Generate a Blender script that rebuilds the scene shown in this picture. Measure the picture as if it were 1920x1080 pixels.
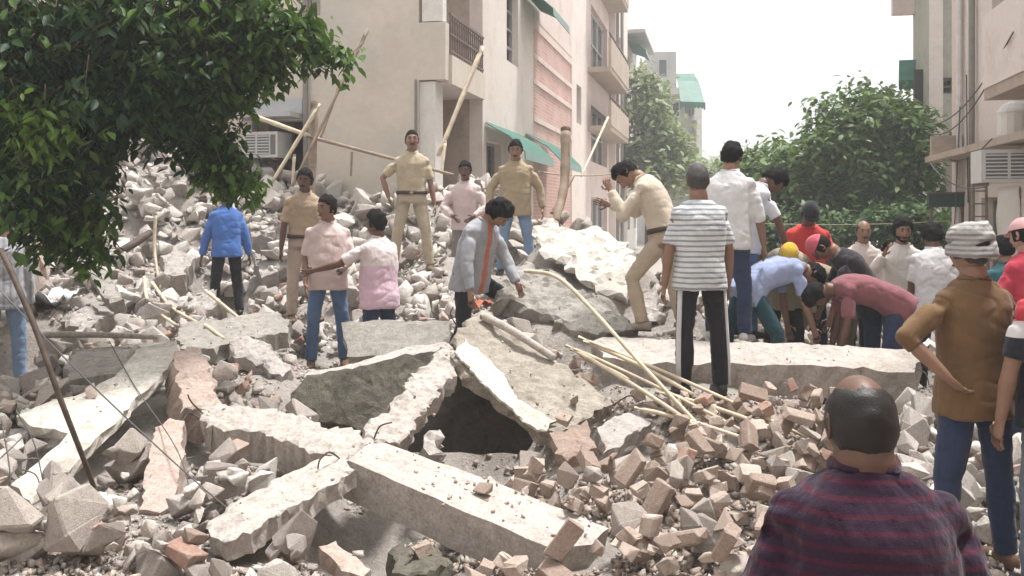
import bpy, bmesh, math, random
import numpy as np
from mathutils import Vector, Matrix, noise, Euler, geometry
from math import radians as R, sin, cos, pi
random.seed(7); rng = np.random.default_rng(7)
S = bpy.context.scene
COL = S.collection
for o in list(bpy.data.objects): bpy.data.objects.remove(o)

# ---------------------------------------------------------------- camera, sky, sun, exposure
F = 1663.0; HZ = 400.0; CAMZ = 1.75           # focal length in photo pixels, horizon row, eye height
cam = bpy.data.cameras.new('camera'); camo = bpy.data.objects.new('camera', cam); COL.objects.link(camo)
camo.location = (0, 0, CAMZ); camo.rotation_euler = (R(90), 0, 0)
cam.sensor_width = 36; cam.lens = 36*F/1920; cam.shift_y = -(540-HZ)/1920
cam.clip_start = .1; cam.clip_end = 3000
S.camera = camo
S.view_settings.view_transform = 'Standard'; S.view_settings.look = 'None'
S.view_settings.gamma = 1; S.view_settings.exposure = 1.8
S.cycles.max_bounces = 6; S.cycles.diffuse_bounces = 3; S.cycles.glossy_bounces = 2; S.cycles.transmission_bounces = 3; S.cycles.volume_bounces = 0
SUN_EL, SUN_AZ = 74, 62                        # azimuth clockwise from +y (towards +x)
world = bpy.data.worlds.new('World'); S.world = world; world.use_nodes = True
wn = world.node_tree.nodes; wl = world.node_tree.links; wn.clear()
wo = wn.new('ShaderNodeOutputWorld'); wb = wn.new('ShaderNodeBackground'); sk = wn.new('ShaderNodeTexSky')
sk.sky_type = 'NISHITA'; sk.sun_disc = False; sk.sun_elevation = R(SUN_EL); sk.sun_rotation = R(SUN_AZ)
sk.air_density = 1.0; sk.dust_density = 6.0; sk.ozone_density = 1.0; sk.altitude = 200
hs = wn.new('ShaderNodeHueSaturation'); hs.inputs['Saturation'].default_value = .12
mx = wn.new('ShaderNodeMix'); mx.data_type = 'RGBA'; mx.inputs[0].default_value = .55
mx.inputs[7].default_value = (6.6, 6.7, 6.7, 1)          # even cloud layer, same all round
wb.inputs[1].default_value = .068
wl.new(sk.outputs[0], hs.inputs['Color']); wl.new(hs.outputs[0], mx.inputs[6]); wl.new(mx.outputs[2], wb.inputs[0]); wl.new(wb.outputs[0], wo.inputs[0])
sun = bpy.data.lights.new('sun', 'SUN'); suno = bpy.data.objects.new('sun', sun); COL.objects.link(suno)
sun.energy = 1.65; sun.angle = R(9); sun.color = (1, .97, .94)
sd = Vector((sin(R(SUN_AZ))*cos(R(SUN_EL)), cos(R(SUN_AZ))*cos(R(SUN_EL)), sin(R(SUN_EL))))
suno.rotation_euler = sd.to_track_quat('Z', 'Y').to_euler(); suno.location = sd*60

# ---------------------------------------------------------------- helpers
def P(px, py, d): return Vector(((px-960)/F*d, d, CAMZ-(py-HZ)/F*d))
def proj(v): return (960+v[0]/v[1]*F, HZ+(CAMZ-v[2])/v[1]*F)
def tag(o, label=None, cat=None, group=None, kind=None):
    for k, v in (('label', label), ('category', cat), ('group', group), ('kind', kind)):
        if v: o[k] = v
    return o
def link(o, parent=None):
    COL.objects.link(o)
    if parent is not None: o.parent = parent
    return o
def mesh(name, V, Fc, mat=None, smooth=False):
    m = bpy.data.meshes.new(name); m.from_pydata([tuple(v) for v in V], [], [tuple(f) for f in Fc])
    if mat: m.materials.append(mat)
    if smooth: m.shade_smooth()
    return m
def mk(name, V, Fc, mat, parent=None, smooth=False, org=None):
    """one mesh object from WORLD coordinates; a top-level one gets its origin at its base"""
    V = np.array([tuple(v) for v in V], float)
    if parent is not None: L = np.array(parent.location)
    else: L = np.array(org) if org is not None else np.array([V[:,0].mean(), V[:,1].mean(), V[:,2].min()])
    o = bpy.data.objects.new(name, mesh(name, V-L, Fc, mat, smooth))
    if parent is None: o.location = L
    return link(o, parent)
def empty(name, loc, label, cat, group=None, rz=0):
    o = bpy.data.objects.new(name, None); o.empty_display_size = .1; link(o); o.location = loc; o.rotation_euler = (0,0,rz)
    return tag(o, label, cat, group)
class MB:
    def __init__(s): s.V = []; s.F = []
    def add(s, V, Fc):
        n = len(s.V); s.V += [tuple(v) for v in V]; s.F += [tuple(i+n for i in f) for f in Fc]; return s
BOXF = [(0,3,2,1),(4,5,6,7),(0,1,5,4),(1,2,6,5),(2,3,7,6),(3,0,4,7)]
def frame_of(d):
    d = Vector(d).normalized(); a = Vector((0,0,1)) if abs(d.z) < .9 else Vector((0,1,0))
    x = d.cross(a).normalized(); return d, x, x.cross(d).normalized()
def loft(rings, n=14, ex=2.0):
    """rings: (centre, half-axis vector a, half-axis vector b) -> closed tube with end caps"""
    V = []; Fc = []
    for c, a, b in rings:
        for i in range(n):
            t = 2*pi*i/n; cs, sn = cos(t), sin(t)
            V.append(Vector(c)+Vector(a)*(math.copysign(abs(cs)**(2/ex), cs))+Vector(b)*(math.copysign(abs(sn)**(2/ex), sn)))
    for k in range(len(rings)-1):
        for i in range(n):
            j = (i+1) % n; Fc.append((k*n+i, k*n+j, (k+1)*n+j, (k+1)*n+i))
    Fc.append(tuple(range(n))[::-1]); Fc.append(tuple((len(rings)-1)*n+i for i in range(n)))
    return V, Fc
def tube(pts, r, n=6):
    pts = [Vector(p) for p in pts]; rs = r if isinstance(r, (list, tuple)) else [r]*len(pts); rings = []
    px_ = None
    for i, p in enumerate(pts):
        d = pts[min(i+1, len(pts)-1)]-pts[max(i-1, 0)]; d.normalize()
        if px_ is None: _, x, y = frame_of(d)
        else: x = (px_-d*px_.dot(d)).normalized(); y = d.cross(x)
        px_ = x; rings.append((p, x*rs[i], y*rs[i]))
    return loft(rings, n)
def curve_pts(pts, n=10, sag=0):
    pts = [Vector(p) for p in pts]
    if len(pts) == 2: return [pts[0].lerp(pts[1], i/n)-Vector((0,0,sag*4*(i/n)*(1-i/n))) for i in range(n+1)]
    out = []
    for i in range(len(pts)-1):
        p0 = pts[max(i-1,0)]; p1 = pts[i]; p2 = pts[i+1]; p3 = pts[min(i+2,len(pts)-1)]
        for k in range(n):
            t = k/n; out.append(.5*((2*p1)+(p2-p0)*t+(2*p0-5*p1+4*p2-p3)*t*t+(3*p1-p0-3*p2+p3)*t**3))
    return out+[pts[-1]]

# ---------------------------------------------------------------- materials
class NT:
    def __init__(s, name):
        s.m = bpy.data.materials.new(name); s.m.use_nodes = True; s.t = s.m.node_tree; s.n = s.t.nodes; s.b = s.n['Principled BSDF']
    def new(s, t, **kw):
        n = s.n.new(t)
        for k, v in kw.items(): setattr(n, k, v)
        return n
    def l(s, a, b): s.t.links.new(a, b)
    def coord(s, kind='Object', scale=(1,1,1)):
        c = s.new('ShaderNodeTexCoord'); m = s.new('ShaderNodeMapping'); m.inputs['Scale'].default_value = scale
        s.l(c.outputs[kind], m.inputs[0]); return m.outputs[0]
    def noise(s, co, scale, detail=5, rough=.6):
        n = s.new('ShaderNodeTexNoise'); n.inputs['Scale'].default_value = scale; n.inputs['Detail'].default_value = detail; n.inputs['Roughness'].default_value = rough
        s.l(co, n.inputs['Vector']); return n.outputs[0]
    def ramp(s, v, a, b, ca=(0,0,0,1), cb=(1,1,1,1)):
        r = s.new('ShaderNodeValToRGB'); r.color_ramp.elements[0].position = a; r.color_ramp.elements[1].position = b
        r.color_ramp.elements[0].color = ca; r.color_ramp.elements[1].color = cb; s.l(v, r.inputs[0]); return r.outputs[0]
    def mix(s, f, a, b, mode='MIX'):
        m = s.new('ShaderNodeMix', data_type='RGBA', blend_type=mode)
        for i, v in ((0, f), (6, a), (7, b)):
            if isinstance(v, (int, float)): m.inputs[i].default_value = v
            elif isinstance(v, tuple): m.inputs[i].default_value = v if len(v) == 4 else (*v, 1)
            else: s.l(v, m.inputs[i])
        return m.outputs[2]
    def math(s, op, a, b=0):
        m = s.new('ShaderNodeMath', operation=op)
        for i, v in ((0, a), (1, b)):
            if isinstance(v, (int, float)): m.inputs[i].default_value = v
            else: s.l(v, m.inputs[i])
        return m.outputs[0]
    def attr(s, name='tint'):
        a = s.new('ShaderNodeAttribute'); a.attribute_name = name; return a.outputs['Fac']
    def bump(s, h, strength=.4, dist=.01):
        b = s.new('ShaderNodeBump'); b.inputs['Strength'].default_value = strength; b.inputs['Distance'].default_value = dist
        s.l(h, b.inputs['Height']); s.l(b.outputs[0], s.b.inputs['Normal'])
    def out(s, col, rough=.85, spec=.3):
        if isinstance(col, tuple): s.b.inputs['Base Color'].default_value = (*col, 1)
        else: s.l(col, s.b.inputs['Base Color'])
        s.b.inputs['Roughness'].default_value = rough; s.b.inputs['Specular IOR Level'].default_value = spec
        return s.m
def rough_mat(name, c1, c2, c3=None, scale=3, bump=.5, bdist=.015, rough=.9, kind='Object', tint=None, stain=None, st=(.55,.7)):
    """dusty mineral surface: two-scale colour mottling, optional third tone in patches, per-piece tint, fine relief"""
    t = NT(name); co = t.coord(kind)
    col = t.mix(t.ramp(t.noise(co, scale), .35, .68), c1, c2)
    if c3: col = t.mix(t.ramp(t.noise(co, scale*3.1, 6, .7), .5, .66), col, c3)
    if stain: col = t.mix(t.ramp(t.noise(co, scale*.55, 4), st[0], st[1]), col, stain)
    if tint: 
        col = t.mix(t.attr(), t.mix(1.0, col, tint[0], 'MULTIPLY'), t.mix(1.0, col, tint[1], 'MULTIPLY'))
    g = t.noise(co, scale*28, 4, .7); lo = .72 if scale > 1 else .93; col = t.mix(t.ramp(g, .32, .62), t.mix(1.0, col, (lo, lo*.99, lo*.98), 'MULTIPLY'), col)
    if scale > 1: g2 = t.noise(co, scale*9, 5, .75); col = t.mix(t.ramp(g2, .34, .58), t.mix(1.0, col, (.76,.74,.72), 'MULTIPLY'), col)
    h = t.math('ADD', t.math('MULTIPLY', t.noise(co, scale*7, 6, .65), 1.0), t.math('MULTIPLY', g, .35))
    t.bump(h, bump, bdist)
    return t.out(col, rough, .25)
def plain(name, c, rough=.6, metal=0, spec=.4, var=.12, scale=6, bump=.1):
    t = NT(name); co = t.coord()
    n = t.noise(co, scale); col = t.mix(t.ramp(n, .3, .7), tuple(x*(1-var) for x in c), tuple(min(1,x*(1+var)) for x in c))
    t.b.inputs['Metallic'].default_value = metal
    if bump: t.bump(t.noise(co, scale*8), bump, .004)
    return t.out(col, rough, spec)
def fabric(name, c, stripe=None, band=None, zones=None, fold=.5):
    """cloth: mottled tone, weave and crease relief; stripe=(axis, per metre, colour, share); band=(x0, half width, colour); zones=[(z, colour)] above z"""
    t = NT(name); co = t.coord()
    base = c
    col = t.mix(t.ramp(t.noise(co, 5, 4), .3, .7), tuple(x*.86 for x in c), tuple(min(1, x*1.08) for x in c))
    sp = t.new('ShaderNodeSeparateXYZ'); t.l(co, sp.inputs[0])
    if stripe:
        ax, fr, c2, sh = stripe
        wob = t.math('ADD', sp.outputs[ax], t.math('MULTIPLY', t.noise(co, 6, 2), .012))
        col = t.mix(t.math('LESS_THAN', t.math('FRACT', t.math('MULTIPLY', t.math('ADD', wob, 9.0), fr)), sh), col, c2)
    if band:
        x0, hw, c2 = band
        col = t.mix(t.math('LESS_THAN', t.math('ABSOLUTE', t.math('SUBTRACT', t.math('ADD', sp.outputs[0], t.math('MULTIPLY', t.noise(co, 4, 2), .05)), x0+.025)), hw), col, c2)
    for z, c2 in (zones or []): col = t.mix(t.math('GREATER_THAN', sp.outputs[2], z), col, c2)
    folds = t.noise(t.coord('Object', (1,1,.55)), 11, 3, .5); weave = t.noise(co, 260, 2)
    t.bump(t.math('ADD', t.math('MULTIPLY', folds, 1.0), t.math('MULTIPLY', weave, .05)), min(1, fold*1.2), .035)
    t.b.inputs['Sheen Weight'].default_value = .15
    return t.out(col, .9, .15)

M = {}
DUST = (.50, .455, .405)
TW = ((.72,.70,.70), (1.18,1.17,1.15))
M['ground'] = rough_mat('rubble_dust', (.44,.40,.365), (.53,.485,.445), (.38,.34,.31), 3.4, .9, .03, tint=None)
M['concrete'] = rough_mat('dusty_concrete', (.51,.465,.425), (.59,.54,.495), (.43,.39,.36), 2.2, .55, .012, stain=(.38,.35,.31))
M['concrete_grey'] = rough_mat('grey_concrete', (.36,.34,.31), (.44,.415,.375), (.29,.27,.245), 2.4, .6, .012)
M['concrete_dark'] = rough_mat('weathered_concrete', (.12,.11,.088), (.20,.185,.15), (.085,.08,.065), 2.6, .7, .015, stain=(.06,.06,.046))
M['plaster_white'] = rough_mat('white_painted_slab', (.66,.63,.57), (.74,.71,.645), (.50,.46,.40), 1.6, .4, .01, stain=(.48,.44,.385))
M['whitewash'] = rough_mat('whitewashed_slab', (.36,.325,.275), (.44,.40,.345), (.29,.26,.22), 1.8, .6, .014)
M['masonry'] = rough_mat('pink_masonry', (.54,.41,.355), (.58,.48,.425), (.54,.49,.44), 2.5, .7, .015)
M['chunk'] = rough_mat('concrete_rubble', (.48,.435,.40), (.57,.525,.48), (.41,.365,.335), 4, .6, .012, tint=TW)
M['chunk_white'] = rough_mat('plaster_rubble', (.66,.625,.585), (.74,.71,.67), (.55,.51,.47), 3, .6, .014, tint=TW)
M['brick'] = rough_mat('dusty_brick', (.49,.41,.36), (.57,.495,.44), (.56,.515,.47), 6, .6, .008, tint=((.74,.66,.62), (1.15,1.14,1.12)))
M['brick_red'] = rough_mat('red_brick', (.48,.32,.27), (.54,.40,.345), (.53,.46,.41), 6, .6, .008, tint=((.74,.66,.62), (1.15,1.12,1.08)))
M['bamboo'] = plain('bamboo', (.58,.49,.36), .6, var=.25, scale=9)
M['bamboo_dark'] = plain('weathered_bamboo', (.30,.23,.17), .7, var=.3, scale=8)
M['steel'] = plain('rusty_steel', (.10,.075,.06), .75, .3, var=.4, scale=14, bump=.3)
M['wire'] = plain('wire', (.09,.085,.085), .6, var=.2)
M['rope'] = plain('rope', (.42,.34,.26), .9, var=.2, scale=30)
M['ac'] = plain('painted_metal', (.62,.62,.60), .45, var=.06)
M['ac_dark'] = plain('grille_grey', (.16,.165,.17), .5, var=.15)

# ---------------------------------------------------------------- ground: one sheet, street level 0, rubble heaps where the photo shows them
CP = [(0,1080,4.0),(250,1080,4.1),(500,1080,4.15),(960,1080,4.2),(1250,1080,4.3),(1400,1080,4.3),
      (300,960,4.9),(60,960,4.7),(520,940,4.9),(420,870,5.3),(1000,1000,4.75),(1150,960,5.0),(1350,960,5.0),(1250,870,5.6),(1420,880,5.5),(1080,880,5.6),
      (1500,840,5.8),(1350,770,6.3),(1500,760,6.4),(1620,770,6.3),(1290,742,6.6),(1180,760,6.5),(1150,720,6.9),
      (430,720,7.2),(300,740,6.9),(480,690,7.8),(130,760,6.8),(40,760,8.0),(20,755,8.3),(160,690,7.8),
      (610,690,9.0),(705,715,8.7),(560,640,9.6),(430,605,11.0),(330,600,10.2),(250,560,10.6),(150,580,9.5),(60,560,9.8),
      (425,600,11.3),(500,520,12),(500,400,13.6),(250,278,14.3),(330,296,14.6),(400,325,14.6),(200,292,14.2),(470,340,14.8),(290,330,13.6),(360,370,13.6),(260,370,13.0),(540,360,14.2),(440,400,13.5),(330,430,13),(330,340,14),(280,300,14),(230,310,13.6),(130,380,13.2),(40,420,12.5),
      (300,500,12),(200,500,11.4),(640,440,13),(700,400,13.4),(660,560,11),(772,508,11),(740,520,10.8),(820,480,11.2),(780,600,9.4),(870,600,9.0),
      (872,500,12.2),(965,515,11.3),(900,360,14),(800,370,14),(1000,440,12),(1060,430,9.6),(1000,500,8.9),(1100,450,9.4),(1180,490,9.0),(1110,540,8.5),(950,600,8.2),(1020,600,8.0),
      (1205,628,7.85),(1280,640,7.8),(1180,640,7.6),(1240,560,8.6),(1365,637,7.8),(1400,720,7.9),(1480,720,8.0),(1600,735,7.9),(1700,745,7.9),(1560,720,8.5)]
CPW = [tuple(P(*c)) for c in CP]
CPW += [(-.62,4.95,-.5),(-.9,5.15,-.45),(-.35,4.75,-.4),(-.8,4.85,-.4),(-.5,5.1,-.4),(-.2,4.85,-.2),(-.2,6.2,-.4),(-.05,6.0,-.3),(.05,6.4,-.4),(-.35,6.5,-.5),(-.1,6.7,-.5),(.1,6.8,-.4),(-.3,6.9,-.4),(-.5,6.2,-.3),(.25,6.5,-.1),(-.6,6.75,-.2),(-.9,6.7,-.05),(-1.3,6.7,-.05),(-1.7,5.7,.05),(-2.1,5.4,.05),
        (2.3,4.4,0),(2.0,5.0,.02),(2.6,5.4,.0),(3.2,4.2,0),(3.2,6,0),(3.4,7.6,.05),(2.7,6.6,.1),(2.75,7.0,.15),(3.3,9,0),(2,9.4,.05),(1.3,9.6,.25),(4,9.8,0),(4.4,8.8,0),(5,12,0),(5,5,0),(2,12,0),(1.0,12,.2),(.9,14,0),
        (.2,13.5,.6),(-3,3,-.1),(0,3,-.25),(1,2.6,-.41),(2,3,-.3),(-1,2,-.4),(0,0,-.4),(3,2,-.3),(3,0,-.3),(-3,0,-.3),(-5,5,.1),(-6,7,.4),(-7,9,1.0),(-8,11,1.9),(-8,13,2.3),(-6,15,2.4),(-3,15.5,2.0),(-1,15.5,1.2),(-9,16,1.5),(2.5,15,0),(5,16,0),(7,8,0),(8,12,0)]
CPA = np.array(CPW)
def Hbase(x, y):
    x = np.atleast_1d(np.asarray(x, float)); y = np.atleast_1d(np.asarray(y, float)); out = np.zeros_like(x)
    for i in range(0, len(x), 4000):
        dx = x[i:i+4000,None]-CPA[None,:,0]; dy = (y[i:i+4000,None]-CPA[None,:,1])
        w = 1/((dx*dx+dy*dy+.03)**1.7); out[i:i+4000] = (w*CPA[None,:,2]).sum(1)/w.sum(1)
    # beyond the heap everything settles to the street level
    f = np.clip((x-5)/3, 0, 1); f = np.maximum(f, np.clip((y-16)/2.5, 0, 1)); f = np.maximum(f, np.clip((-9-x)/3, 0, 1)); f = np.maximum(f, np.clip((-y)/3, 0, 1))
    return out*(1-f)
HX0, HX1, HY0, HY1, HC = -9.5, 6.0, 2.0, 17.0, .05
hx = np.arange(HX0, HX1, HC); hy = np.arange(HY0, HY1, HC)
GX, GY = np.meshgrid(hx, hy); HM = Hbase(GX.ravel(), GY.ravel()).reshape(GX.shape)
def bumpf(x, y): return .05*noise.noise((x*2.1, y*2.1, 3))+.03*noise.noise((x*5.3, y*5.3, 8))
BM = np.array([[bumpf(x, y) for x in hx[::2]] for y in hy[::2]]); BM = np.repeat(np.repeat(BM, 2, 0), 2, 1)[:HM.shape[0], :HM.shape[1]]
HEAPM = np.clip((HM-.03)*6, .15, 1); HM = HM+BM*HEAPM
H0 = HM.copy()
def H(x, y):
    i = int((y-HY0)/HC); j = int((x-HX0)/HC)
    if 0 <= i < HM.shape[0] and 0 <= j < HM.shape[1]: return float(H0[i, j])
    return float(Hbase(x, y)[0])
xs = np.concatenate([[-400,-150,-60,-30,-18,-12], np.arange(-9.4, 5.95, .1), [7,9,12,18,30,60,150,400]])
ys = np.concatenate([[-150,-40,-12,-5,-2,0,1], np.arange(2.05, 16.95, .1), [18,20,24,30,45,70,120,300,900]])
GV = []
for y in ys:
    for x in xs: GV.append((x, y, H(x, y)-.01))
nx = len(xs); GF = [(j*nx+i, j*nx+i+1, (j+1)*nx+i+1, (j+1)*nx+i) for j in range(len(ys)-1) for i in range(nx-1)]
ground = mk('ground', GV, GF, M['ground'], smooth=True, org=(0,0,0)); tag(ground, 'dust covered ground under the rubble heaps and along the street', 'ground', kind='structure')

M['hollow_shade'] = rough_mat('hollow_shade_plaster', (.075,.066,.06), (.12,.11,.098), (.06,.053,.048), 2, .5, .01)  # near-black tone puts the hollow's shade into the colour
# ---------------------------------------------------------------- big broken pieces: outlines with real thickness
def plate(name, poly, plane, thick, mat, label, cat='concrete slab', group=None, step=.12, amp=.012, edge=.03, parent=None, seed=0, down=None, sidemat=None):
    """irregular slab. poly: outline in pixels, projected onto the plane through three (px,py,depth) points; thick in metres below it"""
    step *= .62; edge *= 1.25; amp *= 1.15
    rs = random.Random(seed+sum(map(ord, name)) % 997)
    a, b, c = [P(*p) for p in plane]; n = (b-a).cross(c-a).normalized()
    if n.z < 0 and abs(n.z) > .05 or (abs(n.z) <= .05 and n.y > 0): n = -n
    C0 = Vector((0,0,CAMZ)); pts = []
    for px, py in poly:
        d = P(px, py, 1)-C0; t = (a-C0).dot(n)/d.dot(n); pts.append(C0+d*t)
    org = pts[0]; u = (pts[1]-pts[0]).normalized(); v = n.cross(u)
    q = [Vector(((p-org).dot(u), (p-org).dot(v))) for p in pts]
    area = sum(q[i].x*q[(i+1)%len(q)].y-q[(i+1)%len(q)].x*q[i].y for i in range(len(q)))/2
    if area < 0: q.reverse()
    out = []
    for i in range(len(q)):
        p0, p1 = q[i], q[(i+1)%len(q)]; k = max(1, int((p1-p0).length/step))
        nn = Vector((-(p1-p0).y, (p1-p0).x)).normalized()
        for j in range(k):
            w = p0.lerp(p1, j/k); jit = noise.noise((w.x*5+seed, w.y*5, 1.7))*edge*1.4; w = w+nn*jit*(1 if j else 0); out.append(w+nn*(rs.uniform(-.3, 1)*edge if j else 0)+(p1-p0).normalized()*(rs.uniform(-.2,.2)*step if j else 0))
    nb = len(out)
    def inside(p):
        r = False
        for i in range(nb):
            a_, b_ = out[i], out[i-1]
            if (a_.y > p.y) != (b_.y > p.y) and p.x < (b_.x-a_.x)*(p.y-a_.y)/(b_.y-a_.y)+a_.x: r = not r
        return r
    x0 = min(p.x for p in out); x1 = max(p.x for p in out); y0 = min(p.y for p in out); y1 = max(p.y for p in out)
    inn = []; st = step*.8; y = y0+st/2
    while y < y1:
        x = x0+st/2
        while x < x1:
            p = Vector((x+rs.uniform(-.35,.35)*st, y+rs.uniform(-.35,.35)*st))
            if inside(p) and min((p-o_).length for o_ in out) > st*.45: inn.append(p)
            x += st
        y += st
    vv, ee, ff, *_ = geometry.delaunay_2d_cdt(out+inn, [(i, (i+1) % nb) for i in range(nb)], [tuple(range(nb))], 1, 1e-5)
    vv = list(vv); onb = set()
    for i, p in enumerate(vv):
        if min((p-o_).length for o_ in out) < 1e-4: onb.add(i)
    # boundary edges, ordered by the faces
    cnt = {}
    for f in ff:
        for i in range(len(f)): cnt[(f[i], f[(i+1)%len(f)])] = 1
    be = [(i, j) for (i, j) in cnt if (j, i) not in cnt]
    N = len(vv); V = []; Fc = []
    dn = (-n if down is None else Vector(down).normalized())
    for i, p in enumerate(vv):
        w = org+u*p.x+v*p.y; h = noise.fractal((w.x*6, w.y*6, w.z*6+seed), 1, 2, 3)*amp+noise.noise((w.x*22, w.y*22, w.z*22+seed))*amp*.8
        if i in onb: h -= amp*.8*rs.random()
        V.append(w+n*h)
    for i, p in enumerate(vv):
        w = org+u*p.x+v*p.y; V.append(w+dn*thick+n*noise.noise((w.x*5, w.y*5, w.z*5))*amp)
    mid = {}
    for i in onb:
        ins = Vector((rs.uniform(-1,1), rs.uniform(-1,1), rs.uniform(-1,1)))*edge*.8
        mid[i] = len(V); V.append((V[i]+V[i+N])*.5+ins)
    for f in ff: Fc.append(tuple(f)); Fc.append(tuple(i+N for i in reversed(f)))
    for i, j in be:
        if i in mid and j in mid: Fc.append((j, i, mid[i], mid[j])); Fc.append((mid[j], mid[i], i+N, j+N))
    o = mk(name, V, Fc, mat, parent)
    if parent is None: tag(o, label, cat, group)
    hm_cover(V, N)
    for f in (Fc if name != 'pale_block' else []):
        q = sum((Vector(V[i]) for i in f), Vector())/len(f); vis_mark(q)
        for i in f: vis_mark((q+Vector(V[i]))/2)
    return o
VC = 15; VIS = np.zeros((1080//VC+1, 1920//VC+1))            # coarse picture grid: depth of what must stay in view
def vis_mark(q, depth=None):
    if q[1] < .5: return
    px, py = proj(q); a, b = int(py//VC), int(px//VC)
    if 0 <= a < VIS.shape[0] and 0 <= b < VIS.shape[1]: VIS[a, b] = max(VIS[a, b], q[1] if depth is None else depth)
def hides(x, y, z, size):
    """would a piece here stand in front of a slab, a hollow or a person that the photograph shows clear?"""
    for dx, dz in ((0, .1), (0, .9), (-.4, .5), (.4, .5)):
        px, py = proj((x+dx*size, y, z+dz*size*.7)); a, b = int(py//VC), int(px//VC)
        if 0 <= a < VIS.shape[0] and 0 <= b < VIS.shape[1] and VIS[a, b] > y+.02: return True
    return False
def vis_poly(poly, depth):
    for a in range(VIS.shape[0]):
        for b in range(VIS.shape[1]):
            x, y = (b+.5)*VC, (a+.5)*VC; r = False
            for i in range(len(poly)):
                p, q = poly[i], poly[i-1]
                if (p[1] > y) != (q[1] > y) and x < (q[0]-p[0])*(y-p[1])/(q[1]-p[1])+p[0]: r = not r
            if r: VIS[a, b] = max(VIS[a, b], depth)
vis_poly([(640,890),(700,900),(870,1000),(850,1010),(700,985),(560,960)], 5.3)      # hollow under the long beam
vis_poly([(860,720),(1000,810),(980,830),(800,835),(760,830)], 6.6)                   # hollow under the tilted slab
vis_poly([(250,840),(270,800),(285,830),(255,940),(110,930),(190,850)], 5.4)         # hollow under the white slab
COVER = np.zeros(HM.shape, bool)
def hm_cover(V, N):
    """raise the settling surface where a big piece lies so loose bricks come to rest on it; skip what hangs high above the ground"""
    P_ = np.array([tuple(v) for v in V[:N]])
    j0 = max(0, int((P_[:,0].min()-HX0)/HC)); j1 = min(HM.shape[1], int((P_[:,0].max()-HX0)/HC)+1); i0 = max(0, int((P_[:,1].min()-HY0)/HC)); i1 = min(HM.shape[0], int((P_[:,1].max()-HY0)/HC)+1)
    for i in range(i0, i1):
        for j in range(j0, j1):
            d = (P_[:,0]-hx[j])**2+(P_[:,1]-hy[i])**2; k = d.argmin()
            if d[k] < .008: COVER[i, j] = True; HM[i, j] = max(HM[i, j], P_[k,2])

plate('concrete_beam', [(652,862),(690,832),(722,830),(900,893),(1060,955),(1142,990),(1110,1020),(1040,1030),(870,958)], [(650,862,5.0),(720,830,5.3),(1040,1028,4.35)], .23, M['concrete'],
      'long smooth concrete beam lying diagonally in the foreground, bricks at its right', 'concrete beam', step=.14, amp=.0035, edge=.005, seed=1)
plate('concrete_beam', [(372,770),(400,752),(520,765),(600,792),(700,822),(690,850),(640,866),(560,836),(470,806),(385,800)], [(380,785,5.9),(430,745,6.2),(640,858,5.2)], .24, M['concrete'],
      'mossy broken beam running in from the left to the end of the long beam', 'concrete beam', step=.06, amp=.016, edge=.022, seed=2)
plate('broken_slab_edge', [(655,852),(665,880),(560,945),(470,1000),(420,1015),(385,985),(450,935),(540,885),(610,852)], [(640,855,5.05),(450,1010,4.3),(385,985,4.45)], .11, M['concrete'],
      'thin jagged slab sloping down left from the end of the long beam', step=.05, amp=.014, edge=.02, seed=3)
plate('broken_rib', [(812,662),(838,640),(862,668),(858,700),(800,770),(752,832),(705,828),(682,800),(740,745)], [(820,655,6.6),(860,690,6.4),(690,805,5.55)], .13, M['concrete'],
      'rough diagonal concrete rib between the dark wall piece and the tilted slab', 'concrete beam', step=.05, amp=.02, edge=.028, seed=4)
plate('tilted_slab', [(848,668),(858,612),(905,578),(960,612),(1040,668),(1100,712),(1150,758),(1080,800),(1012,806),(930,740)], [(850,660,6.5),(1015,803,5.9),(905,580,7.1)], .12, M['whitewash'],
      'big tilted floor slab over a dark hollow in the centre', step=.09, amp=.016, edge=.03, seed=5)
plate('plaster_sheet', [(852,660),(872,635),(905,662),(945,700),(970,748),(1045,788),(1025,806),(1008,806),(930,742)], [(850,655,6.47),(1015,798,5.87),(905,575,7.07)], .02, M['plaster_white'],
      'white painted strip along the lower edge of the tilted slab', 'plaster', step=.05, amp=.005, edge=.012, seed=6)
plate('dark_wall_piece', [(545,738),(575,702),(660,690),(760,662),(838,652),(800,720),(760,800),(690,812),(600,790),(548,785)], [(560,710,7.1),(830,655,7.25),(690,800,6.9)], .16, M['concrete_dark'],
      'dark mossy wall piece standing below the two talking men', 'wall piece', step=.09, amp=.012, edge=.02, seed=7)
plate('wall_coping', [(570,722),(572,700),(660,680),(762,650),(836,640),(838,654),(760,668),(662,697)], [(570,716,7.15),(836,650,7.36),(570,695,7.4)], .10, M['concrete'],
      'pale coping along the top of the dark mossy wall piece', 'wall piece', step=.08, amp=.01, edge=.012, seed=8)
plate('white_slab', [(255,655),(330,636),(338,660),(300,705),(215,792),(130,880),(55,938),(18,908),(128,812),(62,800),(30,780),(215,706)], [(300,640,6.9),(40,930,4.9),(60,780,5.75)], .07, M['plaster_white'],
      'thin white plastered slab sloping across the left foreground', step=.1, amp=.008, edge=.018, seed=9)
plate('masonry_block', [(328,655),(352,645),(378,650),(398,690),(416,752),(400,770),(338,772),(330,710)], [(335,650,6.5),(378,650,6.6),(338,765,5.95)], .30, M['masonry'],
      'upright pink masonry block beside the upper end of the white slab', 'wall piece', step=.07, amp=.02, edge=.03, seed=10)
plate('masonry_post', [(290,800),(318,782),(346,788),(342,860),(328,945),(300,960),(260,955),(272,880)], [(300,790,5.6),(345,788,5.62),(280,955,4.85)], .15, M['masonry'],
      'narrow pink plastered post leaning in the left foreground hollow', 'wall piece', step=.06, amp=.006, edge=.012, seed=11)
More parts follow.
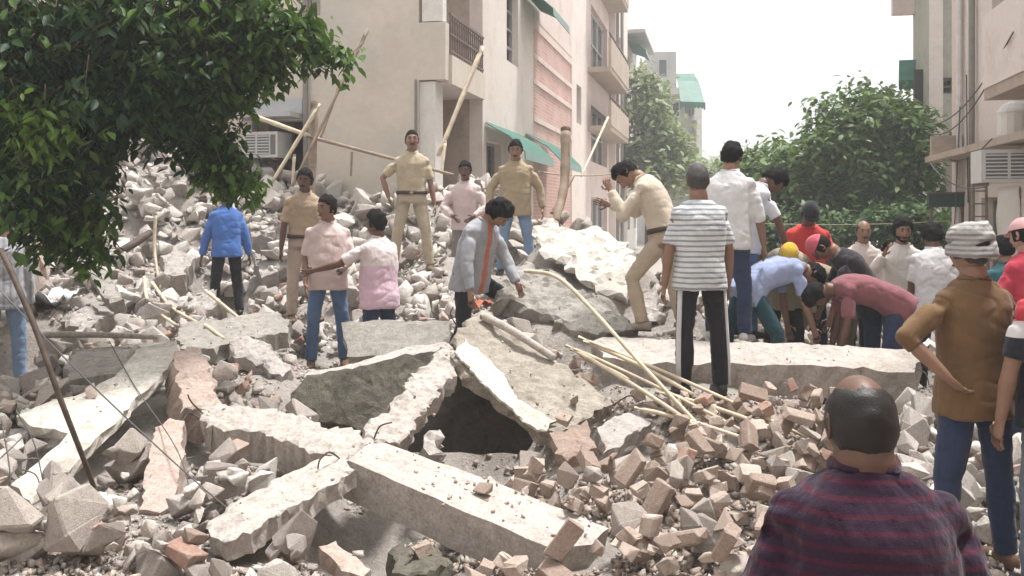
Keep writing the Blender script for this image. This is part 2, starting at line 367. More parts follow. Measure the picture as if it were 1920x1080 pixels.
plate('concrete_beam', [(118,690),(140,655),(240,645),(318,640),(300,668),(285,690),(200,700),(130,712)], [(120,700,6.9),(140,652,7.5),(300,668,7.1)], .2, M['concrete_grey'],
      'short grey beam lying behind the white slab at left', 'concrete beam', step=.1, amp=.01, edge=.02, seed=12)
plate('grey_slab', [(325,632),(350,604),(440,592),(520,582),(545,598),(540,622),(470,632),(400,652),(340,655)], [(330,640,8.2),(520,582,9.0),(540,622,8.3)], .16, M['concrete_grey'],
      'grey concrete slab below the man in the blue shirt', step=.1, amp=.014, edge=.03, seed=13)
plate('long_slab', [(1108,640),(1130,632),(1350,638),(1540,644),(1700,655),(1724,668),(1714,697),(1600,690),(1500,684),(1350,682),(1195,684),(1130,668)], [(1130,633,7.62),(1195,684,7.0),(1714,697,6.85)], .26, M['concrete'],
      'long fallen slab lying flat in front of the bending rescuers', step=.13, amp=.012, edge=.03, seed=14)
plate('jagged_slab', [(925,520),(985,488),(1060,520),(1140,570),(1200,610),(1170,622),(1105,622),(1040,605),(985,570),(930,560)], [(930,540,8.2),(1105,620,7.7),(1000,490,8.7)], .2, M['concrete_grey'],
      'jagged dark edged slab under the pale heap in the centre', step=.09, amp=.03, edge=.05, seed=15)
plate('white_sheet', [(1000,425),(1035,408),(1060,430),(1110,418),(1180,452),(1200,500),(1175,560),(1120,545),(1060,500),(1010,470)], [(1000,440,9.3),(1180,460,9.0),(1150,555,8.25)], .05, M['plaster_white'],
      'crumpled white plaster sheet on the heap left of the khaki policeman', 'plaster', step=.13, amp=.028, edge=.04, seed=16)
plate('grey_panel', [(640,605),(700,600),(845,600),(840,655),(760,668),(650,668)], [(650,605,8.3),(840,602,8.35),(650,668,8.0)], .14, M['concrete_grey'],
      'plain grey panel standing behind the pink shirted man\'s legs', 'wall piece', step=.12, amp=.006, edge=.015, seed=17)
plate('concrete_beam', [(128,452),(152,440),(215,535),(232,560),(205,568),(160,510)], [(128,452,10.2),(152,440,10.3),(205,568,9.0)], .16, M['concrete_grey'],
      'grey beam slanting down beside the hanging leaves at left', 'concrete beam', step=.1, amp=.012, edge=.02, seed=18)
plate('broken_column', [(12,478),(40,448),(78,452),(72,480),(45,512),(15,520)], [(15,500,8.6),(40,448,9.1),(72,480,8.7)], .26, M['masonry'],
      'broken pinkish column stub at the left edge under the leaves', 'wall piece', step=.08, amp=.02, edge=.02, seed=19)
plate('red_masonry_piece', [(598,1025),(630,1015),(665,1040),(695,1066),(680,1080),(640,1070)], [(598,1030,4.45),(630,1015,4.52),(680,1078,4.2)], .1, M['masonry'],
      'pink brick masonry bar at the bottom below the jagged slab', 'wall piece', step=.06, amp=.008, edge=.01, seed=20)
plate('mossy_block', [(728,1030),(760,1005),(830,1030),(850,1052),(800,1075),(735,1075)], [(730,1035,4.45),(830,1030,4.5),(790,1075,4.2)], .16, M['concrete_dark'],
      'greenish concrete block at the bottom left of the long beam', step=.06, amp=.015, edge=.02, seed=21)
plate('angular_block', [(430,640),(450,616),(500,640),(545,690),(530,705),(480,680),(440,668)], [(430,645,7.9),(450,616,8.2),(530,700,7.4)], .14, M['chunk_white'],
      'pale angular block at the right end of the grey slab', step=.08, amp=.02, edge=.03, seed=22)
plate('flat_stone_panel', [(1030,810),(1100,790),(1120,835),(1065,862),(1040,850)], [(1030,815,5.75),(1100,790,5.9),(1060,860,5.55)], .1, M['brick'],
      'flat tan masonry panel at the lower tip of the tilted slab', 'wall piece', step=.07, amp=.012, edge=.015, seed=23)
plate('pale_wedge', [(1120,800),(1180,770),(1225,785),(1170,830),(1130,850)], [(1120,805,5.85),(1180,770,6.1),(1150,845,5.65)], .12, M['chunk_white'],
      'pale wedge of concrete right of the tilted slab', step=.07, amp=.012, edge=.02, seed=24)
plate('cavity_wall', [(752,832),(800,765),(850,690),(900,728),(1005,812),(985,850),(880,850),(760,850)], [(760,830,6.75),(1000,815,6.75),(850,690,6.85)], .1, M['hollow_shade'],
      'added wall with painted shade inside the hollow under the tilted slab', 'wall piece', step=.12, amp=.01, edge=.015, seed=25)  # panel added so the hollow reads dark
for k, (poly, pl, th, lab) in enumerate([
    ([(300,480),(330,462),(365,480),(350,515),(305,520)], [(300,490,11.2),(365,480,11.4),(330,520,10.9)], .3, 'big pale boulder left of the blue shirted man'),
    ([(270,310),(310,285),(345,305),(350,345),(300,350)], [(270,320,13.4),(345,305,13.6),(310,350,13.2)], .35, 'pale block on the crest of the left heap'),
    ([(230,420),(280,400),(330,425),(320,455),(250,460)], [(230,430,12.4),(330,425,12.6),(270,460,12.1)], .35, 'broad pale block under the crest of the left heap'),
    ([(450,420),(480,395),(515,420),(510,445),(470,445)], [(450,430,12.6),(515,420,12.8),(480,445,12.4)], .3, 'dark bottomed pale block right of the blue shirted man'),
    ([(220,350),(262,330),(280,372),(240,395)], [(220,360,13.1),(262,330,13.4),(250,395,12.9)], .3, 'steep white block left on the left heap'),
    ([(470,480),(530,465),(545,500),(490,520)], [(470,490,11.8),(530,465,12.1),(500,520,11.5)], .3, 'pale block behind the dark faced policeman\'s arm'),
    ([(330,560),(400,540),(420,570),(350,590)], [(330,570,10.6),(400,540,10.9),(370,590,10.3)], .25, 'low pale block at the feet of the blue shirted man'),
    ([(110,600),(170,570),(210,590),(150,625)], [(110,605,9),(170,570,9.3),(150,625,8.8)], .22, 'pale block in the rubble above the short grey beam'),
    ([(1190,560),(1230,540),(1250,590),(1215,612)], [(1190,570,8.4),(1230,540,8.6),(1215,612,8.1)], .2, 'pale block between the jagged slab and the policeman\'s boots'),
    ([(795,815),(815,800),(835,815),(838,850),(805,850)], [(795,820,5.75),(835,815,5.8),(810,850,5.6)], .1, 'pale upright stone at the mouth of the dark hollow')]):
    plate('pale_block', poly, pl, th, M['chunk_white'], lab, 'concrete block', 'large pale blocks in the heaps', step=.1, amp=.03, edge=.04, seed=30+k)

# ---------------------------------------------------------------- loose rubble: bricks and concrete chunks, dropped one by one onto the heaps
def settint(m, val):
    a = m.attributes.new('tint', 'FLOAT', 'FACE'); a.data.foreach_set('value', np.full(len(m.polygons), val, np.float32) if np.isscalar(val) else np.asarray(val, np.float32))
def brick_template(r):
    bm = bmesh.new(); bmesh.ops.create_cube(bm, size=1)
    L = .19*r.choice([1, .95, .8, .65, .55, .5, .45]); q_ = r.uniform(.85, 1.05); sx, sy, sz = L*q_, .095*q_, .064*q_
    for v in bm.verts: v.co = Vector((v.co.x*sx, v.co.y*sy, v.co.z*sz))
    if L < .2:
        for v in bm.verts:
            if v.co.x > 0: v.co.x += r.uniform(-.03, .03)
    bmesh.ops.bevel(bm, geom=bm.edges[:], offset=r.uniform(.005,.010), segments=1, affect='EDGES')
    for v in bm.verts: v.co += Vector((r.uniform(-1,1), r.uniform(-1,1), r.uniform(-1,1)))*.006
    if r.random() < .5:                                   # a knocked-off corner
        c = Vector((sx*.5*r.choice([-1,1]), sy*.5*r.choice([-1,1]), sz*.5)); nn = c.normalized()
        bmesh.ops.bisect_plane(bm, geom=bm.verts[:]+bm.edges[:]+bm.faces[:], plane_co=c*.82, plane_no=(nn+Vector((r.uniform(-.4,.4), r.uniform(-.4,.4), .3))).normalized(), clear_outer=True)
        es = [e for e in bm.edges if e.is_boundary]
        if es: bmesh.ops.contextual_create(bm, geom=es)
    bmesh.ops.triangulate(bm, faces=bm.faces[:]); bm.verts.index_update()
    V = np.array([tuple(v.co) for v in bm.verts]); Fc = [tuple(v.index for v in f.verts) for f in bm.faces]; bm.free(); return V, Fc
def rock_template(r, flat=1.0, n=11):
    bm = bmesh.new()
    for _ in range(n):
        p = Vector((r.uniform(-1,1), r.uniform(-1,1), r.uniform(-1,1))); m_ = max(abs(p.x), abs(p.y), abs(p.z)); p = p/m_*r.uniform(.8,1) if r.random() < .7 else p
        bm.verts.new((p.x*.5, p.y*.5*r.uniform(.75,1), p.z*.36*flat))
    g = bmesh.ops.convex_hull(bm, input=bm.verts[:]); bmesh.ops.delete(bm, geom=[v for v in bm.verts if not v.link_faces], context='VERTS')
    bmesh.ops.bevel(bm, geom=[e for e in bm.edges if e.calc_length() > .25], offset=.025, segments=1, affect='EDGES')
    for v in bm.verts: v.co += Vector((r.uniform(-1,1), r.uniform(-1,1), r.uniform(-1,1)))*.012
    bmesh.ops.triangulate(bm, faces=bm.faces[:]); bm.verts.index_update()
    V = np.array([tuple(v.co) for v in bm.verts]); Fc = [tuple(v.index for v in f.verts) for f in bm.faces]; bm.free(); return V, Fc
rr = random.Random(11)
BT = [brick_template(rr) for _ in range(18)]; RT = [rock_template(rr, rr.choice([.6, 1, 1.2])) for _ in range(18)]
def rotm(r, tilt):
    return np.array(Matrix.Rotation(r.uniform(0, 2*pi), 3, 'Z') @ Matrix.Rotation(r.gauss(0, tilt), 3, 'X') @ Matrix.Rotation(r.gauss(0, tilt), 3, 'Y'))
def grit_template(r):
    bm = bmesh.new()
    for _ in range(7): bm.verts.new((r.uniform(-.5,.5), r.uniform(-.5,.5), r.uniform(-.4,.4)))
    bmesh.ops.convex_hull(bm, input=bm.verts[:]); bmesh.ops.delete(bm, geom=[v for v in bm.verts if not v.link_faces], context='VERTS'); bm.verts.index_update()
    V = np.array([tuple(v.co) for v in bm.verts]); Fc = [tuple(v.index for v in f.verts) for f in bm.faces]; bm.free(); return V, Fc
def zone(px, py):
    """which mix of debris the photograph shows here: (brick share, red share, white share)"""
    if 415 < px < 560 and 640 < py < 780: return (.7, .8, .2)
    if px > 1690 and py > 640: return (.12, .1, .75)
    if px > 780 and py > 690: return (.92, .08, .2)
    if px > 560 and py > 880: return (.4, .25, .4)
    if py < 640 and px < 860: return (.05, .5, .68)
    if 730 < px < 900 and py < 640: return (.3, .8, .5)
    if 960 < px < 1250 and py < 640: return (.1, .2, .6)
    return (.25, .4, .45)
BURY = []                                                   # keep-clear discs: feet of the people
PIECES = []                                                 # (kind, template index, R, scale, pos, matname, apparent)
def drop(kind, x, y, size, tilt, matname, sink=.25):
    i = int((y-HY0)/HC); j = int((x-HX0)/HC); k = max(1, int(size*.5/HC))
    if not (k <= i < HM.shape[0]-k and k <= j < HM.shape[1]-k): return
    for bx, by, br in BURY:
        if (x-bx)**2+(y-by)**2 < (br+size*.4)**2: return
    if kind == 'brick' and rr.random() < .3: kind = 'brick_fragment'; size = rr.uniform(.06, .15)
    T = BT if kind == 'brick' else RT; ti = rr.randrange(len(T)); Rm = rotm(rr, tilt); sc = 1.0 if kind == 'brick' else size
    V = T[ti][0]@Rm.T*sc; w = HM[i-k:i+k+1, j-k:j+k+1]
    cw = COVER[i-k:i+k+1, j-k:j+k+1]
    if cw.any() and not cw.all() and (w.max()-H0[i-k:i+k+1, j-k:j+k+1].min()) > .10: return       # would overhang a slab's edge
    base = .55*w.mean()+.45*w.max(); hgt = V[:,2].max()-V[:,2].min()
    if base-H0[i,j] >.2 and not COVER[i,j]: return
    z = base-V[:,2].min()-hgt*sink
    top = z+V[:,2].max()-hgt*.25
    if hides(x, y, z-hgt*.5, size) and rr.random() < .97: return
    yy, xx = np.mgrid[-k:k+1, -k:k+1]; m_ = (yy*yy+xx*xx) <= k*k
    HM[i-k:i+k+1, j-k:j+k+1] = np.where(m_, np.maximum(w, top), w)
    px, py = proj((x, y, z)); vis = -40 < px < 1960 and 180 < py < 1130
    PIECES.append((kind, ti, Rm, sc, (x, y, z), matname, (size/y if vis else size/y*.01), px, py))
def scatter():
    r = rr
    def kindmat(x, y):
        px, py = proj((x, y, H(x, y))); b, rd, wh = zone(px, py); 
        if r.random() < b: return 'brick', ('brick_red' if r.random() < rd else 'brick'), px, py
        return 'concrete_chunk', ('chunk_white' if r.random() < wh else 'chunk'), px, py
    # larger chunks on the heaps
    for _ in range(1100):
        y = r.uniform(4.1, 14.6); x = r.uniform(-.62, .05)*y if r.random() < .75 else r.uniform(-.62, .62)*y
        if H(x, y) < .1 and r.random() < .8: continue
        px, py = proj((x, y, H(x, y)))
        if px > 1240 or (px > 640 and py > 690): continue
        i = int((y-HY0)/HC); j = int((x-HX0)/HC)
        if 0 <= i < HM.shape[0] and 0 <= j < HM.shape[1] and COVER[i, j]: continue
        s = r.choice([.16, .2, .24, .28, .34, .42]) * (.65+.03*y)
        wh = zone(px, py)[2]; drop('concrete_chunk', x, y, s, .5, 'chunk_white' if r.random() < wh else 'chunk', .3)
    # the tall pale heap at the back left
    for _ in range(1500):
        y = r.uniform(11.5, 15.2); x = r.uniform(-.58, -.16)*y; drop('concrete_chunk', x, y, r.choice([.1, .14, .18, .24, .3, .4]), .6, 'chunk_white' if r.random() < .8 else 'chunk', .3)
    # bricks in the loose heap, several layers
    for _ in range(7500):
        y = r.uniform(4.05, 7.1); x = r.uniform(-.12, .46)*y
        px, py = proj((x, y, H(x, y)))
        if px < 780+max(0, (1000-py))*.1 or px > 1760: continue
        i = int((y-HY0)/HC); j = int((x-HX0)/HC)
        if COVER[i, j] and (r.random() < .93 or HM[i,j]-H0[i,j] > .6): continue
        if HM[i,j]-H0[i,j] > .25 and not COVER[i,j]: continue
        k, m_, _, _ = kindmat(x, y)
        if k == 'brick': drop('brick', x, y, .2, .6, m_, .12)
        else: drop(k, x, y, r.uniform(.1, .24), .6, m_, .2)
    # the slope running on past the left of the picture
    for _ in range(900):
        y = r.uniform(4.2, 14); x = r.uniform(-.85, -.58)*y; k, m_, px, py = kindmat(x, y)
        drop(k, x, y, .2 if k == 'brick' else r.choice([.12, .18, .25, .34]), .6, m_, .25)
    # the broken foreground at left
    for _ in range(4000):
        y = r.uniform(4.05, 7.6); x = r.uniform(-.6, -.06)*y; px, py = proj((x, y, H(x, y)))
        if py < 640 or px > 1000: continue
        i = int((y-HY0)/HC); j = int((x-HX0)/HC)
        if COVER[i, j] and r.random() < .95: continue
        k, m_, px, py = kindmat(x, y)
        if k == 'brick': drop('brick', x, y, .2, .5, m_, .2)
        else: drop(k, x, y, r.choice([.07, .1, .13, .17, .22, .3]), .6, m_, .25)
    # middling pieces everywhere else
    for _ in range(7500):
        y = 4.05+10.5*r.random()**1.25; x = r.uniform(-.62, .62)*y
        px, py = proj((x, y, H(x, y)))
        if H(x, y) < .06 and not (px > 1680 and y < 7) and r.random() < .9: continue
        i = int((y-HY0)/HC); j = int((x-HX0)/HC)
        if 0 <= i < HM.shape[0] and 0 <= j < HM.shape[1] and COVER[i, j] and r.random() < .9: continue
        k, m_, px, py = kindmat(x, y)
        if k == 'brick': drop('brick', x, y, .2, .4, m_, .2)
        else: drop(k, x, y, r.choice([.08, .11, .14, .18, .24])*(.8+.03*y), .6, m_, .25)
def where(px, py):
    if px > 1690: return 'beside the turbaned man\'s legs'
    if px > 1240 and py < 830: return 'in the heap before the long fallen slab'
    if px > 1240: return 'in the loose heap left of the purple shirted man'
    if px > 960 and py > 760: return 'between the long foreground beam and the bamboo poles'
    if px > 560 and py > 880: return 'below the long beam at the bottom of the picture'
    if px > 780 and py > 690: return 'beside the tilted slab'
    if px > 900: return 'on the pale heap in the centre'
    if py > 860: return 'in the left foreground under the white slab'
    if py > 640: return 'between the white slab and the dark wall piece'
    if py > 440 and px < 560: return 'on the slope around the blue shirted man'
    if px < 560: return 'high on the left heap'
    return 'on the slope below the three standing men'
TONE = ('dark toned', 'mid toned', 'light toned')
def emit_pieces():
    tm = {}
    for mn in ('brick', 'brick_red', 'chunk', 'chunk_white'):
        for kd in (('brick', 'brick_fragment') if mn.startswith('brick') else ('concrete_chunk',)):
            for ti, (V, Fc) in enumerate(BT if kd == 'brick' else RT): m = mesh(kd, V, Fc, M[mn]); settint(m, ((ti*7) % 18)/17); tm[kd, mn, ti] = m
    desc = {'brick': 'tan dusty brick', 'brick_red': 'reddish brick', 'chunk': 'grey concrete chunk', 'chunk_white': 'pale plaster chunk'}
    for kind in ('brick', 'brick_fragment', 'concrete_chunk'):
        L = sorted([p for p in PIECES if p[0] == kind], key=lambda p: -p[6]); far = {}
        for q, (k, ti, Rm, sc, pos, mn, ap, px, py) in enumerate(L):
            if q < 300 and ap > .004:
                o = bpy.data.objects.new(kind, tm[kind, mn, ti]); link(o)
                o.matrix_world = Matrix.Translation(pos) @ (Matrix(Rm.tolist()).to_4x4()) @ Matrix.Scale(sc, 4)
                t_ = TONE[min(2, ((ti*7) % 18)//6)]; dn_ = desc[mn]+(' fragment' if kind == 'brick_fragment' else ''); tag(o, f'{t_} {dn_} {where(px, py)}', 'brick' if kind == 'brick' else 'rubble', f'{dn_}s {where(px, py)}')
            else: far.setdefault(mn, []).append((ti, Rm, sc, pos))
        for mn, lst in far.items(): joined('small_'+kind+'s', [( (BT if kind=='brick' else RT)[ti], Rm*sc, pos, ((ti*7)%18)/17) for ti, Rm, sc, pos in lst], M[mn], f'loose smaller {desc[mn]} {"fragments" if kind == "brick_fragment" else "pieces"} spread through the rubble', 'rubble')
def joined(name, items, mat, label, cat):
    V = []; Fc = []; tn = []; n = 0; Fl = []; 
    for (tv, tf), A, pos, ti in items:
        V.append(tv@A.T+np.array(pos)); Fl.append(np.array(tf)+n); n += len(tv); tn.append(np.full(len(tf), ti))
    V = np.concatenate(V); Fa = np.concatenate(Fl)
    m = bpy.data.meshes.new(name); m.vertices.add(len(V)); m.vertices.foreach_set('co', V.astype(np.float32).ravel())
    m.loops.add(Fa.size); m.loops.foreach_set('vertex_index', Fa.astype(np.int32).ravel()); m.polygons.add(len(Fa)); m.polygons.foreach_set('loop_start', np.arange(0, Fa.size, 3, dtype=np.int32)); m.polygons.foreach_set('loop_total', np.full(len(Fa), 3, np.int32))
    m.update(calc_edges=True); m.validate(); m.materials.append(mat); settint(m, np.concatenate(tn))
    o = bpy.data.objects.new(name, m); link(o); return tag(o, label, cat, kind='stuff')
def gravel():
    IN = COVER.copy()
    for a, b in ((2,0),(-2,0),(0,2),(0,-2),(1,1),(-1,-1),(1,-1),(-1,1),(3,0),(-3,0)): IN &= np.roll(np.roll(COVER, a, 0), b, 1)
    r = random.Random(5); GT = [grit_template(r) for _ in range(14)]; its = {'chunk': [], 'chunk_white': [], 'brick': []}
    for _ in range(60000):
        y = 3.9+11*r.random()**1.6; x = r.uniform(-.72, .62)*y
        i = int((y-HY0)/HC); j = int((x-HX0)/HC)
        if not (0 <= i < HM.shape[0] and 0 <= j < HM.shape[1]): continue
        if COVER[i, j] and (not IN[i, j] or r.random() < .84): continue
        if H0[i, j] < .03 and x > 3.5 and r.random() < .6: continue
        px, py = proj((x, y, HM[i,j])); b, rd, wh = zone(px, py)
        s = r.choice([.015, .02, .03, .035, .05, .07])*(.8+.04*y); z = H0[i,j] if not COVER[i, j] else HM[i, j]
        mn = 'brick' if r.random() < b*.8 else ('chunk_white' if r.random() < wh else 'chunk')
        if s > .035 and hides(x, y, z, s): continue
        its[mn].append((r.choice(GT), rotm(r, 1)*s, (x, y, z+s*.1), r.random()))
    for mn, l in its.items(): joined('rubble_grit', l, M[mn], {'brick': 'small tan brick bits', 'chunk': 'small grey concrete bits', 'chunk_white': 'small white plaster bits'}[mn]+' scattered over the heaps', 'rubble')

# ---------------------------------------------------------------- buildings. street frame: s along the street, w to the left of it, z up
TH = math.atan((1350-960)/F); U = Vector((sin(TH), cos(TH), 0)); W = Vector((-cos(TH), sin(TH), 0)); C0 = Vector((-1.052, 14, 0)); EYE = Vector((0,0,CAMZ))
def Lc(s, w, z): return C0+U*s+W*w+Vector((0,0,z))
def hit(px, py, n, off):
    d = P(px, py, 1)-EYE; t = (off-(EYE-C0).dot(n))/d.dot(n); q = EYE+d*t-C0; return q.dot(U), q.dot(W), q.z
def hitW(px, py, w=0): s, _, z = hit(px, py, W, w); return s, z          # on a plane parallel to the street
def hitS(px, py, s=0): _, w, z = hit(px, py, U, s); return w, z          # on a plane across the street
def box(mb, s0, s1, w0, w1, z0, z1):
    mb.add([Lc(s0,w0,z0),Lc(s0,w1,z0),Lc(s1,w1,z0),Lc(s1,w0,z0),Lc(s0,w0,z1),Lc(s0,w1,z1),Lc(s1,w1,z1),Lc(s1,w0,z1)], [(0,1,2,3),(7,6,5,4),(4,5,1,0),(5,6,2,1),(6,7,3,2),(7,4,0,3)]); return mb
def bx(name, mat, par, *a): 
    m = box(MB(), *a); return mk(name, m.V, m.F, mat, par)
def wallp(name, mat, par, axis, fix, th, a0, a1, z0, z1, holes):
    """wall panel with true openings. axis 's': runs along the street at w=fix..fix+th; axis 'w': runs across at s=fix..fix+th"""
    A = sorted({a0, a1, *[h[0] for h in holes], *[h[1] for h in holes]}); Z = sorted({z0, z1, *[h[2] for h in holes], *[h[3] for h in holes]})
    A = [a for a in A if a0 <= a <= a1]; Z = [z for z in Z if z0 <= z <= z1]; mb = MB()
    for i in range(len(A)-1):
        for j in range(len(Z)-1):
            ca, cz = (A[i]+A[i+1])/2, (Z[j]+Z[j+1])/2
            if any(h[0] < ca < h[1] and h[2] < cz < h[3] for h in holes): continue
            if axis == 's': box(mb, A[i], A[i+1], fix, fix+th, Z[j], Z[j+1])
            else: box(mb, fix, fix+th, A[i], A[i+1], Z[j], Z[j+1])
    o = mk(name, mb.V, mb.F, mat, par); b = bmesh.new(); b.from_mesh(o.data); bmesh.ops.remove_doubles(b, verts=b.verts[:], dist=1e-4)
    seen = {}                                                                # drop the inner faces where cells touch
    for f in b.faces[:]: seen.setdefault(tuple(sorted(v.index for v in f.verts)), []).append(f)
    b.verts.index_update(); seen = {}
    for f in b.faces: seen.setdefault(tuple(sorted(v.index for v in f.verts)), []).append(f)
    kill = [f for l in seen.values() if len(l) > 1 for f in l]; bmesh.ops.delete(b, geom=kill, context='FACES'); b.to_mesh(o.data); b.free(); return o
def window(par, axis, fix, inn, a0, a1, z0, z1, bars=2, cross=1, fm=None):
    """glazed window set inn metres into the wall (sign gives the side): frame, pane, bars"""
    fm = fm or M['frame']; d0, d1 = sorted((fix+inn*.55, fix+inn*.8)); f = .05; mb = MB()
    def b4(p, q, z, y, dd0=d0, dd1=d1, m=mb): box(m, p, q, dd0, dd1, z, y) if axis == 's' else box(m, dd0, dd1, p, q, z, y)
    b4(a0, a1, z0, z0+f); b4(a0, a1, z1-f, z1); b4(a0, a0+f, z0+f, z1-f); b4(a1-f, a1, z0+f, z1-f)
    for k in range(1, bars): c = a0+(a1-a0)*k/bars; b4(c-.02, c+.02, z0+f, z1-f)
    w = mk('window', mb.V, mb.F, fm, par); mb2 = MB(); e0, e1 = sorted((fix+inn*.85, fix+inn*.95)); b4(a0+.01, a1-.01, z0+.01, z1-.01, e0, e1, mb2)
    p = mk('pane', mb2.V, mb2.F, M['glass']); p.parent = w; p.data.transform(Matrix.Translation(p.location-par.location)); p.location = (0,0,0)
    if cross:
        for k in range(1, cross+1):
            mb3 = MB(); z = z0+(z1-z0)*k/(cross+1); b4(a0+f, a1-f, z-.02, z+.02, d0-.002, d1+.002, mb3); c = mk('glazing_bar', mb3.V, mb3.F, fm); c.parent = w; c.data.transform(Matrix.Translation(c.location-par.location)); c.location = (0,0,0)
    return w
def building(name, s, w, label): return empty(name, Lc(s, w, 0), label, 'building')
def awning(par, s0, s1, w, z, drop, out, n=14):
    """sloping corrugated sheet awning with a scalloped hanging edge and side gussets"""
    V = []; Fc = []
    for i in range(n*2+1):
        s = s0+(s1-s0)*i/(n*2); rip = .015*(1 if i % 2 else -1)
        V += [Lc(s, w, z+rip), Lc(s, w-out*.6, z-drop*.45+rip), Lc(s, w-out, z-drop+rip), Lc(s, w-out-.01, z-drop-.14-.03*(i % 2)+rip)]
    for i in range(n*2):
        for k in range(3): Fc.append((i*4+k, i*4+k+1, i*4+k+5, i*4+k+4))
    o = mk('awning', V, Fc, M['awning'], par); so = o.modifiers.new('thick', 'SOLIDIFY'); so.thickness = .015; return o
M['cream'] = rough_mat('cream_plaster', (.64,.575,.495), (.70,.635,.555), (.60,.535,.46), .35, .15, .006, kind='Object', stain=(.47,.45,.415), st=(.47,.68))
M['white_plaster'] = rough_mat('pinkish_white_plaster', (.70,.62,.57), (.76,.69,.635), (.66,.56,.51), .5, .15, .006)
M['white_paint'] = rough_mat('white_paint', (.74,.71,.67), (.78,.76,.72), (.66,.62,.57), .7, .1, .004)
M['pink_plaster'] = rough_mat('pale_pink_plaster', (.66,.54,.50), (.72,.62,.57), (.60,.47,.43), .5, .15, .006)
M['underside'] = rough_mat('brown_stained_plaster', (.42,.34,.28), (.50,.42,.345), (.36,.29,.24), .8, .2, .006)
M['green_grey'] = rough_mat('green_grey_plaster', (.36,.355,.30), (.44,.43,.365), (.30,.30,.26), .6, .2, .006)
M['grey_paint'] = rough_mat('grey_facade', (.42,.41,.39), (.50,.485,.46), (.36,.35,.335), .5, .15, .006)
M['frame'] = plain('window_frame', (.30,.27,.25), .5); M['frame_white'] = plain('white_frame', (.66,.64,.62), .5)
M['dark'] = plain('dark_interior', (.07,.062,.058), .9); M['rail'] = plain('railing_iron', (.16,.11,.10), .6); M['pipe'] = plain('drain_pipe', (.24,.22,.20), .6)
M['sheet'] = plain('blue_grey_sheet', (.46,.47,.48), .6, var=.1); M['door'] = plain('brown_shutter', (.20,.13,.11), .6)
t = NT('glass'); t.b.inputs['Roughness'].default_value = .08; t.b.inputs['Base Color'].default_value = (.05,.06,.065,1); t.b.inputs['Specular IOR Level'].default_value = .7; M['glass'] = t.m
t = NT('green_awning'); co = t.coord(); col = t.mix(t.ramp(t.noise(co, 3), .35, .7), (.008,.085,.058), (.018,.16,.11)); t.b.inputs['Sheen Weight'].default_value = .2; M['awning'] = t.out(col, .55, .4)
t = NT('facade_brick'); co = t.coord('Object'); bk = t.new('ShaderNodeTexBrick'); mp = t.new('ShaderNodeMapping'); mp.inputs['Rotation'].default_value = (R(90), 0, R(90)-TH); t.l(co, mp.inputs[0])
cx = t.new('ShaderNodeSeparateXYZ'); cc = t.new('ShaderNodeTexCoord'); t.l(cc.outputs['Object'], cx.inputs[0]); cb = t.new('ShaderNodeCombineXYZ'); t.l(t.math('ADD', t.math('MULTIPLY', cx.outputs[0], sin(TH)), t.math('MULTIPLY', cx.outputs[1], cos(TH))), cb.inputs[0]); t.l(cx.outputs[2], cb.inputs[1]); t.l(cb.outputs[0], bk.inputs['Vector'])
bk.inputs['Color1'].default_value = (.46,.24,.20,1); bk.inputs['Color2'].default_value = (.55,.33,.285,1); bk.inputs['Mortar'].default_value = (.56,.43,.38,1); bk.inputs['Scale'].default_value = 1; bk.inputs['Brick Width'].default_value = .24; bk.inputs['Row Height'].default_value = .085; bk.inputs['Mortar Size'].default_value = .012
M['facade_brick'] = t.out(t.mix(t.ramp(t.noise(co, 1.2), .4, .75), bk.outputs[0], (.60,.45,.40)), .9, .2)

# --- cream corner building
B1 = building('corner_house', 0, 0, 'cream rendered house with iron balcony beside the collapsed plot')
w785, zc = hitS(785, 150); wA, zA = hitS(570, 225); wB, zB = hitS(468, 345); _, z40 = hitS(835, 40); ztop = 8.0; s905, _ = hitW(905, 150); s1000, _ = hitW(1000, 100); wL = 9.5
_, zch = hitS(520, 186)
wallp('wall', M['cream'], B1, 'w', 0, .25, w785, wL, -.2, ztop, [(wA, wB, zB-.6, zA)])
bx('balcony_side_wall', M['cream'], B1, .001, .2, 0, w785, zc, z40)
bx('pillar', M['white_paint'], B1, .05, .45, w785-.26, w785-.002, -.2, zc-.02)
zf0 = hitW(835, 150)[1]; zf1 = hitW(835, 105)[1]
sl = bx('balcony_slab', M['white_plaster'], B1, .2, s905, .002, 3.2, zc-.03, zc+.20)
bx('balcony_fascia', M['cream'], B1, .2, s905, -.05, .0, zc-.05, zf1+.05)
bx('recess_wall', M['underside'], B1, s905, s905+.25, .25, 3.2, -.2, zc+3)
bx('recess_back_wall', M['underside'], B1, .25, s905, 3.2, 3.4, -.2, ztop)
wl_lamp = mk('ceiling_lamp', *loft([(Lc(s905*.55, .75, zc-.03), U*.09, W*.09), (Lc(s905*.55, .75, zc-.10), U*.07, W*.07)], 10), M['frame'], B1)
bx('balcony_corner_panel', M['white_paint'], B1, .02, .22, .05, .05+(w785-.1), z40+.02, ztop)
rl = MB(); zr0, zr1 = zf1+.06, hitW(835, 18)[1]
box(rl, .2, s905, -.03, .01, zr1-.04, zr1); box(rl, .2, s905, -.025, .005, zr0+.05, zr0+.08); box(rl, .2, s905, -.025, .005, (zr0+zr1)/2-.012, (zr0+zr1)/2+.012)
rail = mk('balcony_railing', rl.V, rl.F, M['rail'], B1)
nb = 15
